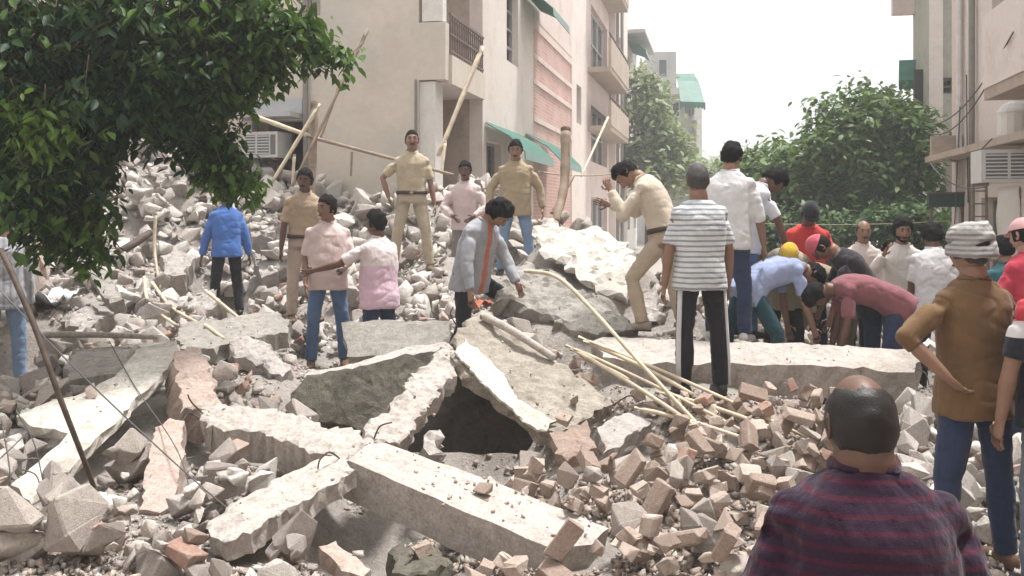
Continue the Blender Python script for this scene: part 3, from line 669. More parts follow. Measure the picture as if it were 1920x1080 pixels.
for i in range(nb+1):
    s = .22+(s905-.26)*i/nb; b = MB(); b.add(*tube([Lc(s, -.01, zr0), Lc(s, -.01, zr1)], .011, 5))
    if i < nb:
        s2 = s+(s905-.26)/nb*.5
        for zz in (zr0+(zr1-zr0)*.3, zr0+(zr1-zr0)*.72): b.add(*tube([Lc(s2+.045*cos(a), -.01, zz+.1*sin(a)) for a in np.linspace(0, 2*pi, 9)], .006, 4))
    o = mk('baluster', b.V, b.F, M['rail']); o.parent = rail; o.data.transform(Matrix.Translation(o.location-B1.location)); o.location = (0,0,0)
# street front of the corner house
sw0, zw0 = hitW(950, 112); sw1, _ = hitW(972, 112); zw1 = 6.4
wallp('street_wall', M['white_plaster'], B1, 's', 0, .25, s905, s1000, -.2, ztop, [(sw0, sw1, zw0, zw1), (hitW(912,300)[0], hitW(940,300)[0], .3, hitW(912,262)[1])])
window(B1, 's', 0, .25, sw0, sw1, zw0, zw1, 2, 3); bx('room_back', M['dark'], B1, sw0-.3, sw1+.3, .5, .6, zw0-.4, zw1+.4)
window(B1, 's', 0, .25, hitW(912,300)[0], hitW(940,300)[0], .3, hitW(912,262)[1], 2, 1)
bx('room_back', M['dark'], B1, hitW(912,300)[0]-.2, hitW(940,300)[0]+.2, .5, .6, 0, 3)
awning(B1, hitW(908,228)[0], hitW(972,250)[0], -.02, hitW(908,228)[1], .55, .75); awning(B1, hitW(984,250)[0], hitW(1030,265)[0], -.02, hitW(984,250)[1], .6, .8)
awning(B1, hitW(976,20)[0], hitW(1012,20)[0], -.02, hitW(976,0)[1]+.25, .45, .7)
# shed opening, chajja and drain pipe on the side wall
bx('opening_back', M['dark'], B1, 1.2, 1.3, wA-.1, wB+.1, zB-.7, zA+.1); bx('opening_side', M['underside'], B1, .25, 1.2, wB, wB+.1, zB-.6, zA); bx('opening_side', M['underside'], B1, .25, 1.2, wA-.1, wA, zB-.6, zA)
bx('chajja', M['sheet'], B1, -.45, 0, wA+.02, hitS(455,200)[0], zA+.02, zA+.10); bx('lintel_band', M['sheet'], B1, -.03, 0, wA+.02, hitS(455,200)[0], zA+.10, zch)
bx('jamb', M['frame_white'], B1, -.04, .06, wB-.06, wB+.04, zB-.6, zA)
mk('drain_pipe', *tube([Lc(-.07, wA-.06, z) for z in (zB, zA, ztop)], .045, 8), M['pipe'], B1)
mk('drain_pipe', *tube([Lc(-.05, w785+.03, z) for z in (-.1, zc)], .022, 6), M['pipe'], B1)
bx('vent', M['frame'], B1, -.02, 0, hitS(600,5)[0], hitS(572,5)[0], hitS(590,28)[1], ztop-.4)
bx('roof', M['grey_paint'], B1, .25, s1000, .25, wL, ztop-.25, ztop-.02)
bx('far_wall', M['cream'], B1, .25, s1000, wL-.2, wL, -.2, ztop-.26)
# --- brick fronted house
B2 = building('brick_front_house', s1000, 0, 'narrow house with exposed pink brick front next to the cream house')
s1072, _ = hitW(1072, 100); s1102, _ = hitW(1100, 100); g = .02
bx('brick_wall', M['facade_brick'], B2, s1000+g, s1072, .03, .3, -.2, hitW(1000,50)[1])
for py in (66, 132, 176, 240):
    z = hitW(1036, py)[1]; bx('concrete_band', M['pink_plaster'], B2, s1000+g, s1072, -.01, .03, z-.06, z+.06)
bx('parapet', M['pink_plaster'], B2, s1000+g, s1072, .0, .3, hitW(1000,50)[1], 9.5)
sx0, sx1 = hitW(1081,200)[0], hitW(1090,200)[0]
wallp('plaster_bay', M['white_plaster'], B2, 's', 0, .3, s1072, s1102, -.2, 10.5, [(sx0, sx1, hitW(1085,232)[1], hitW(1085,160)[1])])
window(B2, 's', 0, .3, sx0, sx1, hitW(1085,232)[1], hitW(1085,160)[1], 1, 2); bx('room_back', M['dark'], B2, sx0-.3, sx1+.3, .5, .6, 1, 7)
bx('roof', M['grey_paint'], B2, s1000+g, s1102, .3, 8, 9.2, 9.4); bx('party_wall', M['white_plaster'], B2, s1000+g, s1000+.3, .3, 8, 7.9, 9.2)
# --- balconied house
B3 = building('balcony_house', s1102, 0, 'tall pale pink house with brown balconies and drain pipes')
s1142, _ = hitW(1142, 100); s1168, _ = hitW(1166, 100)
hol = [(s1102+1.0, s1142-.6, z, z+h_) for z, h_ in ((.1,2.2),(3.5,1.9),(6.6,2.2),(9.6,1.8))]
wallp('wall', M['pink_plaster'], B3, 's', .0, .3, s1102+g, s1142, -.2, 13, hol)
for h_ in hol: window(B3, 's', 0, .3, *h_, 3, 1, M['frame_white'])
bx('room_back', M['dark'], B3, s1102+.4, s1142, .6, .7, -.1, 12.5)
for z, hh in ((hitW(1105,232)[1]-.1,1.0),(hitW(1105,135)[1]+.1,1.15),(hitW(1105,30)[1]+1.4,1.0)):
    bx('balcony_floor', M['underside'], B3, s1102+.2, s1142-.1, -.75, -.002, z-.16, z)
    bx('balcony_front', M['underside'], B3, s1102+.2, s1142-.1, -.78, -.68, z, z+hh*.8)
    mb = MB(); box(mb, s1102+.2, s1142-.1, -.76, -.70, z+hh*.8+.14, z+hh*.8+.18)
    for i in range(9): mb.add(*tube([Lc(s1102+.3+(s1142-s1102-.5)*i/8, -.73, z+hh*.8), Lc(s1102+.3+(s1142-s1102-.5)*i/8, -.73, z+hh*.8+.15)], .015, 4))
    mk('balcony_rail', mb.V, mb.F, M['rail'], B3)
wallp('stair_bay', M['white_plaster'], B3, 's', -.25, .5, s1142, s1168, -.2, 12, [(s1142+.8, s1142+1.8, z, z+1.3) for z in (1.2, 4.4, 7.6)])
for z in (1.2, 4.4, 7.6): window(B3, 's', -.25, .5, s1142+.8, s1142+1.8, z, z+1.3, 2, 1)
for a in (1143, 1152): 
    s = hitW(a, 200)[0]; mk('drain_pipe', *tube([Lc(s, -.32, z) for z in (0, 6, 12)], .06, 6), M['pipe'], B3)
bx('roof', M['grey_paint'], B3, s1102+g, s1168, .3, 8, 11.8, 12)
# --- white house further along
B4 = building('white_house', s1168, 0, 'white house at the far end of the left row with projecting slabs')
s1192, _ = hitW(1190, 100)
hol = [(s1168+1.2+k*3.2, s1168+2.6+k*3.2, z, z+1.5) for k in range(2) for z in (1.0, 4.3, 7.6)]
wallp('wall', M['white_paint'], B4, 's', -.1, .3, s1168+g, s1192, -.2, 12.5, hol)
for h_ in hol: window(B4, 's', -.1, .3, *h_, 2, 1)
bx('room_back', M['dark'], B4, s1168+.5, s1192, .6, .7, -.1, 11)
for z in (3.4, 6.7, 9.9): bx('projecting_slab', M['grey_paint'], B4, s1168+.2, s1192-.1, -1.0, -.102, z-.15, z)
bx('stair_tower', M['white_paint'], B4, s1192-2.5, s1192, .21, 3, 12.5, 14.5)
awning(B4, s1168+.5, s1168+4, -.11, hitW(1172,92)[1]+.3, .5, .9)
# --- far grey building closing the street
def frontbox(name, mat, par, px0, px1, py0, py1, d, dep, z0=None):
    a = P(px0, py0, d); b = P(px1, py1, d); z0 = b.z if z0 is None else z0
    V = [(a.x,d,z0),(b.x,d,z0),(b.x,d+dep,z0),(a.x,d+dep,z0),(a.x,d,a.z),(b.x,d,a.z),(b.x,d+dep,a.z),(a.x,d+dep,a.z)]
    return mk(name, V, BOXF, mat, par)
def farwin(par, px0, px1, py0, py1, d):
    f = frontbox('window', M['frame_white'], par, px0-1, px1+1, py0-1, py1+1, d-.10, .09); p = frontbox('pane', M['glass'], None, px0, px1, py0, py1, d-.13, .03)
    p.parent = f; p.data.transform(Matrix.Translation(p.location-par.location)); p.location = (0,0,0)
B7 = empty('far_house', P(1262,400,50)*1, 'grey house closing the street with a bright green roof awning', 'building'); B7.location.z = 0
frontbox('wall', M['grey_paint'], B7, 1232, 1302, 172, 420, 50, 8, -.1); frontbox('roof_room', M['grey_paint'], B7, 1222, 1268, 97, 172, 50.4, 5); frontbox('parapet', M['white_paint'], B7, 1229, 1306, 164, 176, 49.6, .35)
frontbox('side_bay', M['white_paint'], B7, 1302, 1316, 200, 420, 49.5, 6, -.1)
for px in (1240, 1262, 1284):
    for py in (192, 250, 310): farwin(B7, px, px+11, py, py+26, 50)
farwin(B7, 1236, 1250, 112, 142, 50.4)
a0 = P(1266,138,49.5); a1 = P(1300,138,49.5); b0 = P(1276,190,47); b1 = P(1321,192,47); V = []
for i in range(13):
    q = i/12; t0 = a0.lerp(a1, q); t1 = b0.lerp(b1, q); V += [t0, t0.lerp(t1, .5)+Vector((0,0,.35)), t1, t1-Vector((0,0,.25+.1*(i % 2)))]
o = mk('roof_awning', V, [(i*4+k, i*4+k+1, i*4+k+5, i*4+k+4) for i in range(12) for k in range(3)], M['awning'], B7); o.modifiers.new('thick', 'SOLIDIFY').thickness = .05
for q in (a1, b0, b1): mk('awning_post', *tube([Vector((q.x, q.y, P(1290,176,49.6).z-1.2)), q], .05, 5), M['rail'], B7)
B8 = empty('distant_block', (P(1330,400,85).x, 85, 0), 'pale distant block seen between the street trees', 'building')
frontbox('wall', M['white_paint'], B8, 1290, 1345, 300, 420, 85, 8, -.1)
for px in (1296, 1312, 1328):
    for py in (312, 344): farwin(B8, px, px+7, py, py+16, 85)
# --- right side of the street
WR = -8.3
B5 = building('right_house', 0, WR, 'pale house at the right edge with heavy projecting slabs')
sr0 = -6.0; sr1 = hit(1792, 300, W, WR)[0]
def hr(px, py, w=WR): return hit(px, py, W, w)
hol = [(hr(1880,440)[0], hr(1840,440)[0], .2, 2.0), (hr(1905,60)[0], hr(1860,60)[0], 4.3, 6.0)]
wallp('wall', M['white_plaster'], B5, 's', WR-.3, .3, sr0, sr1, -.2, 9, hol)
for h_ in hol: window(B5, 's', WR, -.3, *h_, 2, 1)
bx('room_back', M['dark'], B5, sr0, sr1, WR-.9, WR-.8, -.1, 8.5)
zz = hr(1850, 190, WR+.7)[2]; sA = hr(1845, 200, WR+.8)[0]
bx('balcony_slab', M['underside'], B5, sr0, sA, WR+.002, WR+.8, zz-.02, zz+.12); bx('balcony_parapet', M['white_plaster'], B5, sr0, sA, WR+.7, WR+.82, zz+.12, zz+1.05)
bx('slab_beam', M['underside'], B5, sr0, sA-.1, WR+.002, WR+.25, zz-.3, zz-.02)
z2 = hr(1795, 290, WR+.55)[2]
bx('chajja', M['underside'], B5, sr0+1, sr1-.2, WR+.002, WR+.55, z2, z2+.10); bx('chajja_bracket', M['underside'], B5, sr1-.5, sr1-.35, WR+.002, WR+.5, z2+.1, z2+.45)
bx('corner_pier', M['pink_plaster'], B5, sr1-.45, sr1+.02, WR-.32, WR+.06, -.2, 9.02)
bx('roof', M['grey_paint'], B5, sr0, sr1, WR-8, WR-.3, 8.7, 8.9)
B6 = building('green_grey_house', sr1, WR, 'weathered greenish grey house behind the right street tree')
s6 = hit(1745, 200, U, 0)[0]; s6 = sr1+4.5; wq0 = hitS(1742, 200, s6)[0]; wq1 = hitS(1796, 200, s6)[0]
wh = (hitS(1790,150,s6)[0], hitS(1752,150,s6)[0], hitS(1770,176,s6)[1], hitS(1770,146,s6)[1])
wallp('wall', M['green_grey'], B6, 'w', s6, .3, wq1-5, wq0, -.2, 12, [wh]); window(B6, 'w', s6, .3, *wh, 2, 1); bx('room_back', M['dark'], B6, s6+.6, s6+.7, wh[0]-.3, wh[1]+.3, wh[2]-.3, wh[3]+.3)
s6e = hit(1712, 200, W, wq0)[0]
bx('street_wall', M['green_grey'], B6, s6+.3, s6e, wq0-.3, wq0, -.2, 12); bx('corner_strip', M['white_plaster'], B6, s6-.05, s6, wq0-.28, wq0, -.2, 12)
wb_ = hitS(1684, 200, s6+1.5)[0]; zb = hitS(1700, 250, s6+1.5)[1]
bx('balcony_floor', M['grey_paint'], B6, s6+1.5, s6e, wq0+.002, wb_, zb-.2, zb); bx('balcony_front', M['sheet'], B6, s6+1.5, s6+1.6, wq0+.002, wb_, zb, zb+.75); bx('upper_balcony', M['pink_plaster'], B6, s6+1.5, s6e, wq0+.002, wq0+.5, zb+2.9, zb+3.9)
V = []; 
for i in range(9):
    w_ = wq0+(wb_-wq0)*i/8; V += [Lc(s6+1.4, w_, zb+1.75), Lc(s6+.9, w_+.1, zb+1.2), Lc(s6+.88, w_+.1, zb+1.0-.05*(i % 2))]
o = mk('awning', V, [(i*3+k, i*3+k+1, i*3+k+4, i*3+k+3) for i in range(8) for k in range(2)], M['awning'], B6); o.modifiers.new('thick', 'SOLIDIFY').thickness = .02
bx('balcony_post', M['pipe'], B6, s6+1.5, s6+1.58, wb_-.1, wb_, -.1, zb-.2)
bx('roof', M['grey_paint'], B6, s6, s6e, wq1-5, wq0, 12, 12.2)
for px in (1798, 1822):
    s = hr(px, 300, WR+.08)[0]; mk('drain_pipe', *tube([Lc(s, WR+.08, z) for z in (-.1, 4, 8.9)], .05, 8), M['frame_white' if px < 1810 else 'pipe'], B5)
q = hr(1905, 268, WR+.3); e_ = empty('water_tank', Lc(q[0], WR+.3, z2+.1), 'small white water tank on the ledge above the right air conditioner', 'water tank')
def rg(z, r): return (Lc(q[0], WR+.3, z2+.1+z), U*r, W*r)
mk('body', *loft([rg(0,.2), rg(.03,.22), rg(.3,.22), rg(.33,.23), rg(.36,.22)], 16), M['white_paint'], e_); mk('lid', *loft([rg(.362,.21), rg(.43,.17), rg(.47,.09), rg(.50,.085)], 16), M['frame_white'], e_)
s0_ = hr(1915, 400)[0]; s1_ = hr(1872, 400)[0]
V = [Lc(s0_+(s1_-s0_)*i/8, WR+.02+.012*sin(i*2.1+j), hr(1890, 455)[2]+(hr(1890,352)[2]-hr(1890,455)[2])*j/8) for j in range(9) for i in range(9)]
o = mk('hanging_cloth', V, [(j*9+i, j*9+i+1, (j+1)*9+i+1, (j+1)*9+i) for j in range(8) for i in range(8)], M['white_paint'], None, True); o.modifiers.new('thick', 'SOLIDIFY').thickness = .004; tag(o, 'white sheet hanging on the right house below the air conditioner', 'cloth')
# air conditioners
def ac_unit(c, ux, uy, wd, ht, dp, label):
    """window air conditioner: case, louvred front, side slots. ux across the front, uy out of the wall"""
    e = empty('air_conditioner', c, label, 'air conditioner'); ux = Vector(ux); uy = Vector(uy); uz = Vector((0,0,1))
    def bb(name, x0, x1, y0, y1, z0, z1, m, par=e):
        V = [c+ux*x+uy*y+uz*z for z in (z0, z1) for x, y in ((x0,y0),(x1,y0),(x1,y1),(x0,y1))]; return mk(name, V, BOXF, m, par)
    bb('case', -wd/2, wd/2, -dp/2, dp/2, 0, ht, M['ac'])
    bb('grille', -wd/2+.05, wd/2-.22*wd-.02, dp/2, dp/2+.006, .05, ht-.05, M['ac_dark']); bb('control_panel', wd/2-.2*wd, wd/2-.04, dp/2, dp/2+.008, .05, ht-.05, M['ac_dark'])
    for k in range(7): z = .07+(ht-.14)*k/6; bb('louvre', -wd/2+.045, wd/2-.22*wd-.015, dp/2+.004, dp/2+.02, z-.012, z+.006, M['ac'])
    bb('mullion', -wd*.12, -wd*.08, dp/2+.003, dp/2+.022, .045, ht-.045, M['ac']); bb('bracket', -wd/2+.05, -wd/2+.09, -dp/2, dp/2, -.04, 0, M['rail']); bb('bracket', wd/2-.09, wd/2-.05, -dp/2, dp/2, -.04, 0, M['rail'])
    return e
wac, zac = hitS(502, 297); ac_unit(Lc(.0, wac, zac), -W, -U, .62, .42, .5, 'white air conditioner in the dark opening of the cream house')
q = hr(1893, 343, WR+.42); ac_unit(Lc(q[0], WR+.42, q[2]), -W, -U, .8, .42, .5, 'large white air conditioner on the right house wall')

# ---------------------------------------------------------------- trees
def leaf_mat(name, dark, light, tr):
    t = NT(name); col = t.mix(t.attr(), dark, light); t.l(col, t.b.inputs['Base Color']); t.b.inputs['Roughness'].default_value = .45; t.b.inputs['Specular IOR Level'].default_value = .18
    ts = t.new('ShaderNodeBsdfTranslucent'); t.l(t.mix(1.0, col, tr, 'MULTIPLY'), ts.inputs[0]); ms = t.new('ShaderNodeMixShader'); ms.inputs[0].default_value = .22
    t.l(t.b.outputs[0], ms.inputs[1]); t.l(ts.outputs[0], ms.inputs[2]); t.l(ms.outputs[0], t.n['Material Output'].inputs[0]); return t.m
M['leaf'] = leaf_mat('glossy_leaves', (.010,.034,.016), (.17,.28,.05), (1.3,1.5,.6)); M['leaf_far'] = leaf_mat('street_tree_leaves', (.045,.09,.035), (.20,.28,.09), (1.3,1.5,.7))
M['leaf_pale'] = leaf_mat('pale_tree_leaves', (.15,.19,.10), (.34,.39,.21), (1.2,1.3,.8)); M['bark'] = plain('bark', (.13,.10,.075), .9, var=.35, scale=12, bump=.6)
LEAF = np.array([(0,0,0),(.2,.30,.05),(0,.35,-.03),(-.2,.30,.05),(.17,.68,.04),(0,.72,-.03),(-.17,.68,.04),(0,1.05,-.06)]); LEAF[:,0] *= 1.05
LF = [(0,1,2),(0,2,3),(1,4,5),(1,5,2),(2,5,6),(2,6,3),(4,7,5),(5,7,6)]
def leaf_frames(n, pos, r, droop=.75):
    """per leaf: pointing direction (drooping), normal mostly upward and outward"""
    a = r.uniform(0, 2*pi, n); d = np.stack([np.cos(a), np.sin(a), -droop-r.uniform(-.5, .8, n)], 1); d /= np.linalg.norm(d, axis=1)[:,None]
    up = np.stack([r.normal(0,.45,n), r.normal(0,.45,n)-.2, np.ones(n)], 1); x = np.cross(d, up); x /= np.linalg.norm(x, axis=1)[:,None]+1e-9; z = np.cross(x, d)
    return np.stack([x, d, z], 2)                                # columns
def tree(name, label, cat_trunk, limbs, blobs, size, mat, seed, per_twig=12, spread=.16, parts=0, droop=.75, group=None, simple=False):
    """limbs: list of (points, r0, r1); blobs: (centre, (rx,ry,rz), twigs, tint mean)"""
    r = np.random.default_rng(seed); base = limbs[0][0][0]; root = empty(name, base, label, 'tree', group)
    tr = MB()
    for pts, r0, r1 in limbs:
        c = curve_pts(pts, 6); tr.add(*tube(c, list(np.linspace(r0, r1, len(c))), 8))
    pos = []; tint = []
    tw = MB()
    for c, rad, n, tm in blobs:
        for _ in range(n):
            v = r.normal(size=3); v /= np.linalg.norm(v); p = np.array(c)+v*np.array(rad)*(r.random()**.45)
            tdir = Vector((r.normal(), r.normal(), r.normal()*.4-.5)).normalized(); m_ = int(per_twig*r.uniform(.6,1.4)); q = p+np.array(tdir)*np.linspace(-spread, spread, m_)[:,None]+r.normal(0, spread*.35, (m_,3))
            pos.append(q); tint.append(np.clip(r.normal(tm, .10)+r.normal(0, .10, m_), 0, 1))
            if parts and r.random() < .5: tw.add(*tube([Vector(p)-tdir*spread*1.3-Vector((0,0,-.05)), Vector(p), Vector(p)+tdir*spread], [.006,.004,.002], 4))
    if tw.V: tr.add(tw.V, tw.F)
    mk('trunk', tr.V, tr.F, M['bark'], root, True)
    pos = np.concatenate(pos); tint = np.concatenate(tint); n = len(pos); A = leaf_frames(n, pos, r, droop); sc = size*r.uniform(.5, 1.35, n); L = np.array(base)
    Lv = LEAF if not simple else LEAF[[0,1,4,7,6,3]]; Lf = LF if not simple else [(0,1,5),(1,2,4),(1,4,5),(2,3,4)]
    keep = np.zeros(n, bool)
    if parts:                                                   # the leaves that show largest: nearest to the eye and in the picture
        pxs = 960+pos[:,0]/pos[:,1]*F; pys = HZ+(CAMZ-pos[:,2])/pos[:,1]*F; ok = (pxs > 5) & (pxs < 1915) & (pys > 5) & (pys < 1075)
        score = np.where(ok, sc/pos[:,1]+r.random(n)*.002, 0); keep[np.argsort(-score)[:parts]] = True
        vm = []
        for k in range(8): m = mesh('leaf', LEAF, LF, mat, True); settint(m, k/7); vm.append(m)
        for i in np.where(keep)[0]:
            o = bpy.data.objects.new('leaf', vm[int(np.clip(tint[i]*7.99, 0, 7))]); link(o, root)
            o.matrix_local = Matrix.Translation(pos[i]-L) @ Matrix((A[i]*sc[i]).tolist()).to_4x4()
    rest = np.where(~keep)[0]; nv = len(Lv)
    V = (np.einsum('nij,kj->nki', A[rest], Lv)*sc[rest][:,None,None]+pos[rest][:,None,:]-L).reshape(-1,3)
    Fa = (np.array(Lf)[None]+(np.arange(len(rest))*nv)[:,None,None]).reshape(-1,3)
    m = bpy.data.meshes.new('crown'); m.vertices.add(len(V)); m.vertices.foreach_set('co', V.astype(np.float32).ravel()); m.loops.add(Fa.size); m.loops.foreach_set('vertex_index', Fa.astype(np.int32).ravel())
    m.polygons.add(len(Fa)); m.polygons.foreach_set('loop_start', np.arange(0, Fa.size, 3, dtype=np.int32)); m.polygons.foreach_set('loop_total', np.full(len(Fa), 3, np.int32)); m.update(calc_edges=True); m.materials.append(mat); m.shade_smooth()
    settint(m, np.repeat(tint[rest], len(Lf))); o = bpy.data.objects.new('crown', m); link(o, root); o['kind'] = 'stuff'
    return root
def B(px, py, d, rx, ry, rd, n, t): k = d/F; return (tuple(P(px, py, d)), (rx*k, rd, ry*k), n, t)
# unseen houses added to block skylight and darken front faces: on the near right, at the left of the plot and behind the viewer
def outside(name, mb): tag(mk(name, mb.V, mb.F, M['white_plaster'], org=(0,0,0)), kind='structure')
mb = MB(); box(mb, -30, sr0-.05, WR-7, WR, -.4, 9); outside('sky_blocking_houses', mb)
mb = MB(); box(mb, -30, -9, 6.5, 14, -.4, 9); outside('sky_blocking_houses', mb)
mb = MB(); box(mb, -34, -22, -7, 6, -.4, 9); outside('sky_blocking_houses', mb)
# near tree, trunk just outside the left edge, boughs hanging into the picture
TB = P(-330, 740, 7.2); TB.z = H(TB.x, TB.y)-.1
fork = TB+Vector((.1,0,2.3))
near_blobs = [B(60,60,6.6,170,90,.7,190,.16), B(230,50,6.8,150,90,.7,190,.20), B(400,50,7.0,130,90,.6,170,.26), B(500,60,7.0,75,70,.4,85,.30), B(330,150,6.9,140,75,.6,170,.2),
    B(120,180,6.6,140,90,.6,190,.12), B(220,210,6.7,125,60,.5,130,.10), B(470,120,7.1,70,45,.35,55,.34), B(575,75,7.1,35,40,.2,20,.42), B(640,105,7.2,28,22,.15,8,.4), B(610,95,7.15,25,22,.15,8,.38),
    B(80,240,6.3,55,75,.25,46,.66), B(90,310,6.4,50,45,.25,26,.52), B(110,330,6.6,85,60,.4,95,.14), B(60,380,6.5,60,50,.3,50,.2), B(140,410,6.7,60,50,.25,40,.28), B(165,470,6.8,28,40,.15,14,.4), B(90,450,6.7,40,30,.2,14,.3),B(150,290,6.7,45,40,.3,30,.1), B(40,300,6.7,70,70,.4,70,.1), B(90,250,6.9,120,60,.4,110,.06),
    B(360,240,7,60,45,.3,50,.16), B(400,290,7.1,48,38,.25,50,.2), B(430,330,7.1,42,24,.2,26,.38), B(470,345,7.15,18,12,.1,5,.55), B(370,170,7,60,40,.3,32,.4), B(440,180,7.1,35,25,.2,14,.4), B(30,120,6.2,60,60,.3,40,.1), B(-60,200,6.8,120,150,.8,110,.15), B(180,120,7.6,260,130,.4,240,.08), B(0,-110,6.9,220,120,.8,150,.2), B(250,-120,7.0,200,110,.8,150,.25), B(420,-80,7.1,110,80,.5,60,.3), B(120,-260,7.0,190,90,.7,90,.3), B(-180,0,6.9,120,140,.8,90,.2)]
tree('leafy_tree', 'dark glossy leaved tree hanging into the upper left corner', 'trunk',
     [([TB, TB+Vector((.05,.1,1.2)), fork], .17, .13), ([fork, P(-60,80,6.9), P(160,60,6.7), P(330,90,6.9), P(500,80,7.05), P(640,100,7.2)], .10, .01), ([fork, P(-80,230,6.7), P(60,240,6.5), P(110,330,6.6), P(160,450,6.75)], .07, .008),
      ([P(160,60,6.7), P(260,180,6.8), P(370,230,7), P(430,330,7.1)], .04, .006), ([fork, P(-200,-200,7), P(0,-250,7.2)], .1, .03)], near_blobs, .105, M['leaf'], 3, 12, .15, parts=300)
# street trees
def street_tree(label, px, d, blobs, mat, seed, size, lean=0, tw=9, spread=.3, group='street trees'):
    b = P(px, 400, d); b.z = 0; lm = [([b, b+Vector((lean*.3,0,1.2)), b+Vector((lean,0,2.4))], .16, .11)]; f = lm[0][0][-1]
    for c, rad, n, t_ in blobs[:7]: lm.append(([f, (f+Vector(c))*.5+Vector((0,0,.15)), Vector(c)], .08, .02))
    return tree('street_tree', label, 'trunk', lm, blobs, size, mat, seed, tw, spread, 0, .3, group, True)
street_tree('broad green street tree before the greenish grey house', 1668, 19.5, [B(1620,230,19.5,90,55,1.2,270,.5), B(1680,270,19.3,75,70,1.2,260,.34), B(1560,290,19.5,90,55,1.2,260,.42), B(1640,330,19.2,110,60,1.2,300,.28), B(1700,330,19.2,50,60,.9,150,.22), B(1500,320,19.8,75,50,1.1,190,.45), B(1545,250,19.8,30,30,.4,26,.4), B(1540,200,19.8,24,18,.3,10,.3), B(1600,180,19.8,40,18,.4,22,.4), B(1660,200,19.6,50,25,.5,60,.5), B(1630,165,19.8,18,12,.3,6,.3)], M['leaf_far'], 21, .2, .2)
street_tree('lower green street tree behind the red shirted man', 1455, 21.5, [B(1430,320,21.5,60,45,1.2,200,.5), B(1480,350,21.3,80,55,1.2,240,.36), B(1410,350,21.5,45,45,1,140,.55), B(1540,380,21,90,50,1.2,240,.24), B(1450,400,21.3,80,40,1.2,200,.2), B(1470,280,21.6,25,20,.4,16,.5), B(1400,300,21.6,25,18,.4,14,.6), B(1620,400,20.8,90,45,1,220,.16), B(1700,410,20.6,80,40,1,160,.14)], M['leaf_far'], 22, .2)
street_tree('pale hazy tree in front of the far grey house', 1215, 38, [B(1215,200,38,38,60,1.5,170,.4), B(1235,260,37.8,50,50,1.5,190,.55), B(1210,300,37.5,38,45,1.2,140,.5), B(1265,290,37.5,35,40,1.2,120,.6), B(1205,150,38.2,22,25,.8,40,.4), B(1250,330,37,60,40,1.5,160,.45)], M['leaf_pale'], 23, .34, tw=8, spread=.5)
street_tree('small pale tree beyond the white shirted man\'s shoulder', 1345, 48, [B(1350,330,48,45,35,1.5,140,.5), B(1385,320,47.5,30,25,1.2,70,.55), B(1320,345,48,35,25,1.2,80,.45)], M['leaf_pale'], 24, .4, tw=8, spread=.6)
# dark hedge along the street behind the crowd
def hedge():
    r = np.random.default_rng(31); bl = [B(1420+k*32, 430+r.uniform(-14,14), 18.2-.35*k*.3, 36, 40, .5, 60, .08+.2*r.random()) for k in range(12)]
    return tree('hedge', 'dark hedge behind the crowd under the street trees', 't', [([Vector((P(1600,400,17.5).x, 17.5, 0)), Vector((P(1600,400,17.5).x, 17.5, .7))], .05, .03)], bl+[B(1420+k*32, 490, 18.2-.1*k, 36, 45, .5, 45, .06) for k in range(12)], .16, M['leaf_far'], 32, 9, .25, 0, .3, None, True)
hd = hedge(); hd['category'] = 'hedge'

# ---------------------------------------------------------------- people
def rx(v, a): c, s = cos(a), sin(a); return Vector((v[0], v[1]*c-v[2]*s, v[1]*s+v[2]*c))
SK = {}
def skin_mat(tone):
    if tone not in SK:
        c = {'dark': (.14,.076,.052), 'mid': (.28,.16,.11), 'light': (.38,.23,.165)}[tone]; t = NT('skin_'+tone); co = t.coord(); col = t.mix(t.ramp(t.noise(co, 12, 4), .3, .7), tuple(x*.85 for x in c), tuple(x*1.1 for x in c))
        t.b.inputs['Subsurface Weight'].default_value = .06; t.b.inputs['Subsurface Radius'].default_value = (.02,.008,.004); t.bump(t.noise(co, 90, 3), .12, .004); SK[tone] = t.out(col, .5, .4)
    return SK[tone]
M['hair'] = plain('black_hair', (.010,.009,.009), .75, spec=.12, var=.4, scale=60, bump=.8); M['hair_grey'] = plain('greying_hair', (.06,.052,.05), .55, var=.4, scale=70, bump=.8)
M['eye'] = plain('eye', (.30,.27,.25), .3, bump=0); M['iris'] = plain('iris', (.02,.014,.01), .2, bump=0); M['lip'] = plain('lips', (.20,.08,.07), .5, bump=0)
M['shoe_black'] = plain('black_shoe', (.02,.019,.019), .45); M['shoe_brown'] = plain('brown_shoe', (.13,.075,.045), .5); M['shoe_white'] = plain('white_shoe', (.55,.54,.52), .6); M['belt'] = plain('leather_belt', (.05,.03,.022), .5); M['buckle'] = plain('buckle', (.5,.42,.25), .35, .8)
M['shoe_dust'] = plain('dusty_shoe', (.30,.255,.21), .8)
def stubble(tone):
    key = 'stubble_'+tone
    if key not in SK:
        c = {'dark': (.14,.076,.052), 'mid': (.28,.16,.11), 'light': (.38,.23,.165)}[tone]; t = NT(key); co = t.coord(); n = t.noise(co, 300, 2)
        f = t.math('ADD', t.attr(), t.math('MULTIPLY', t.math('SUBTRACT', n, .5), .7)); col = t.mix(t.ramp(f, .25, .75), c, (.016,.014,.014)); t.bump(n, .5, .003); SK[key] = t.out(col, .42, .4)
    return SK[key]
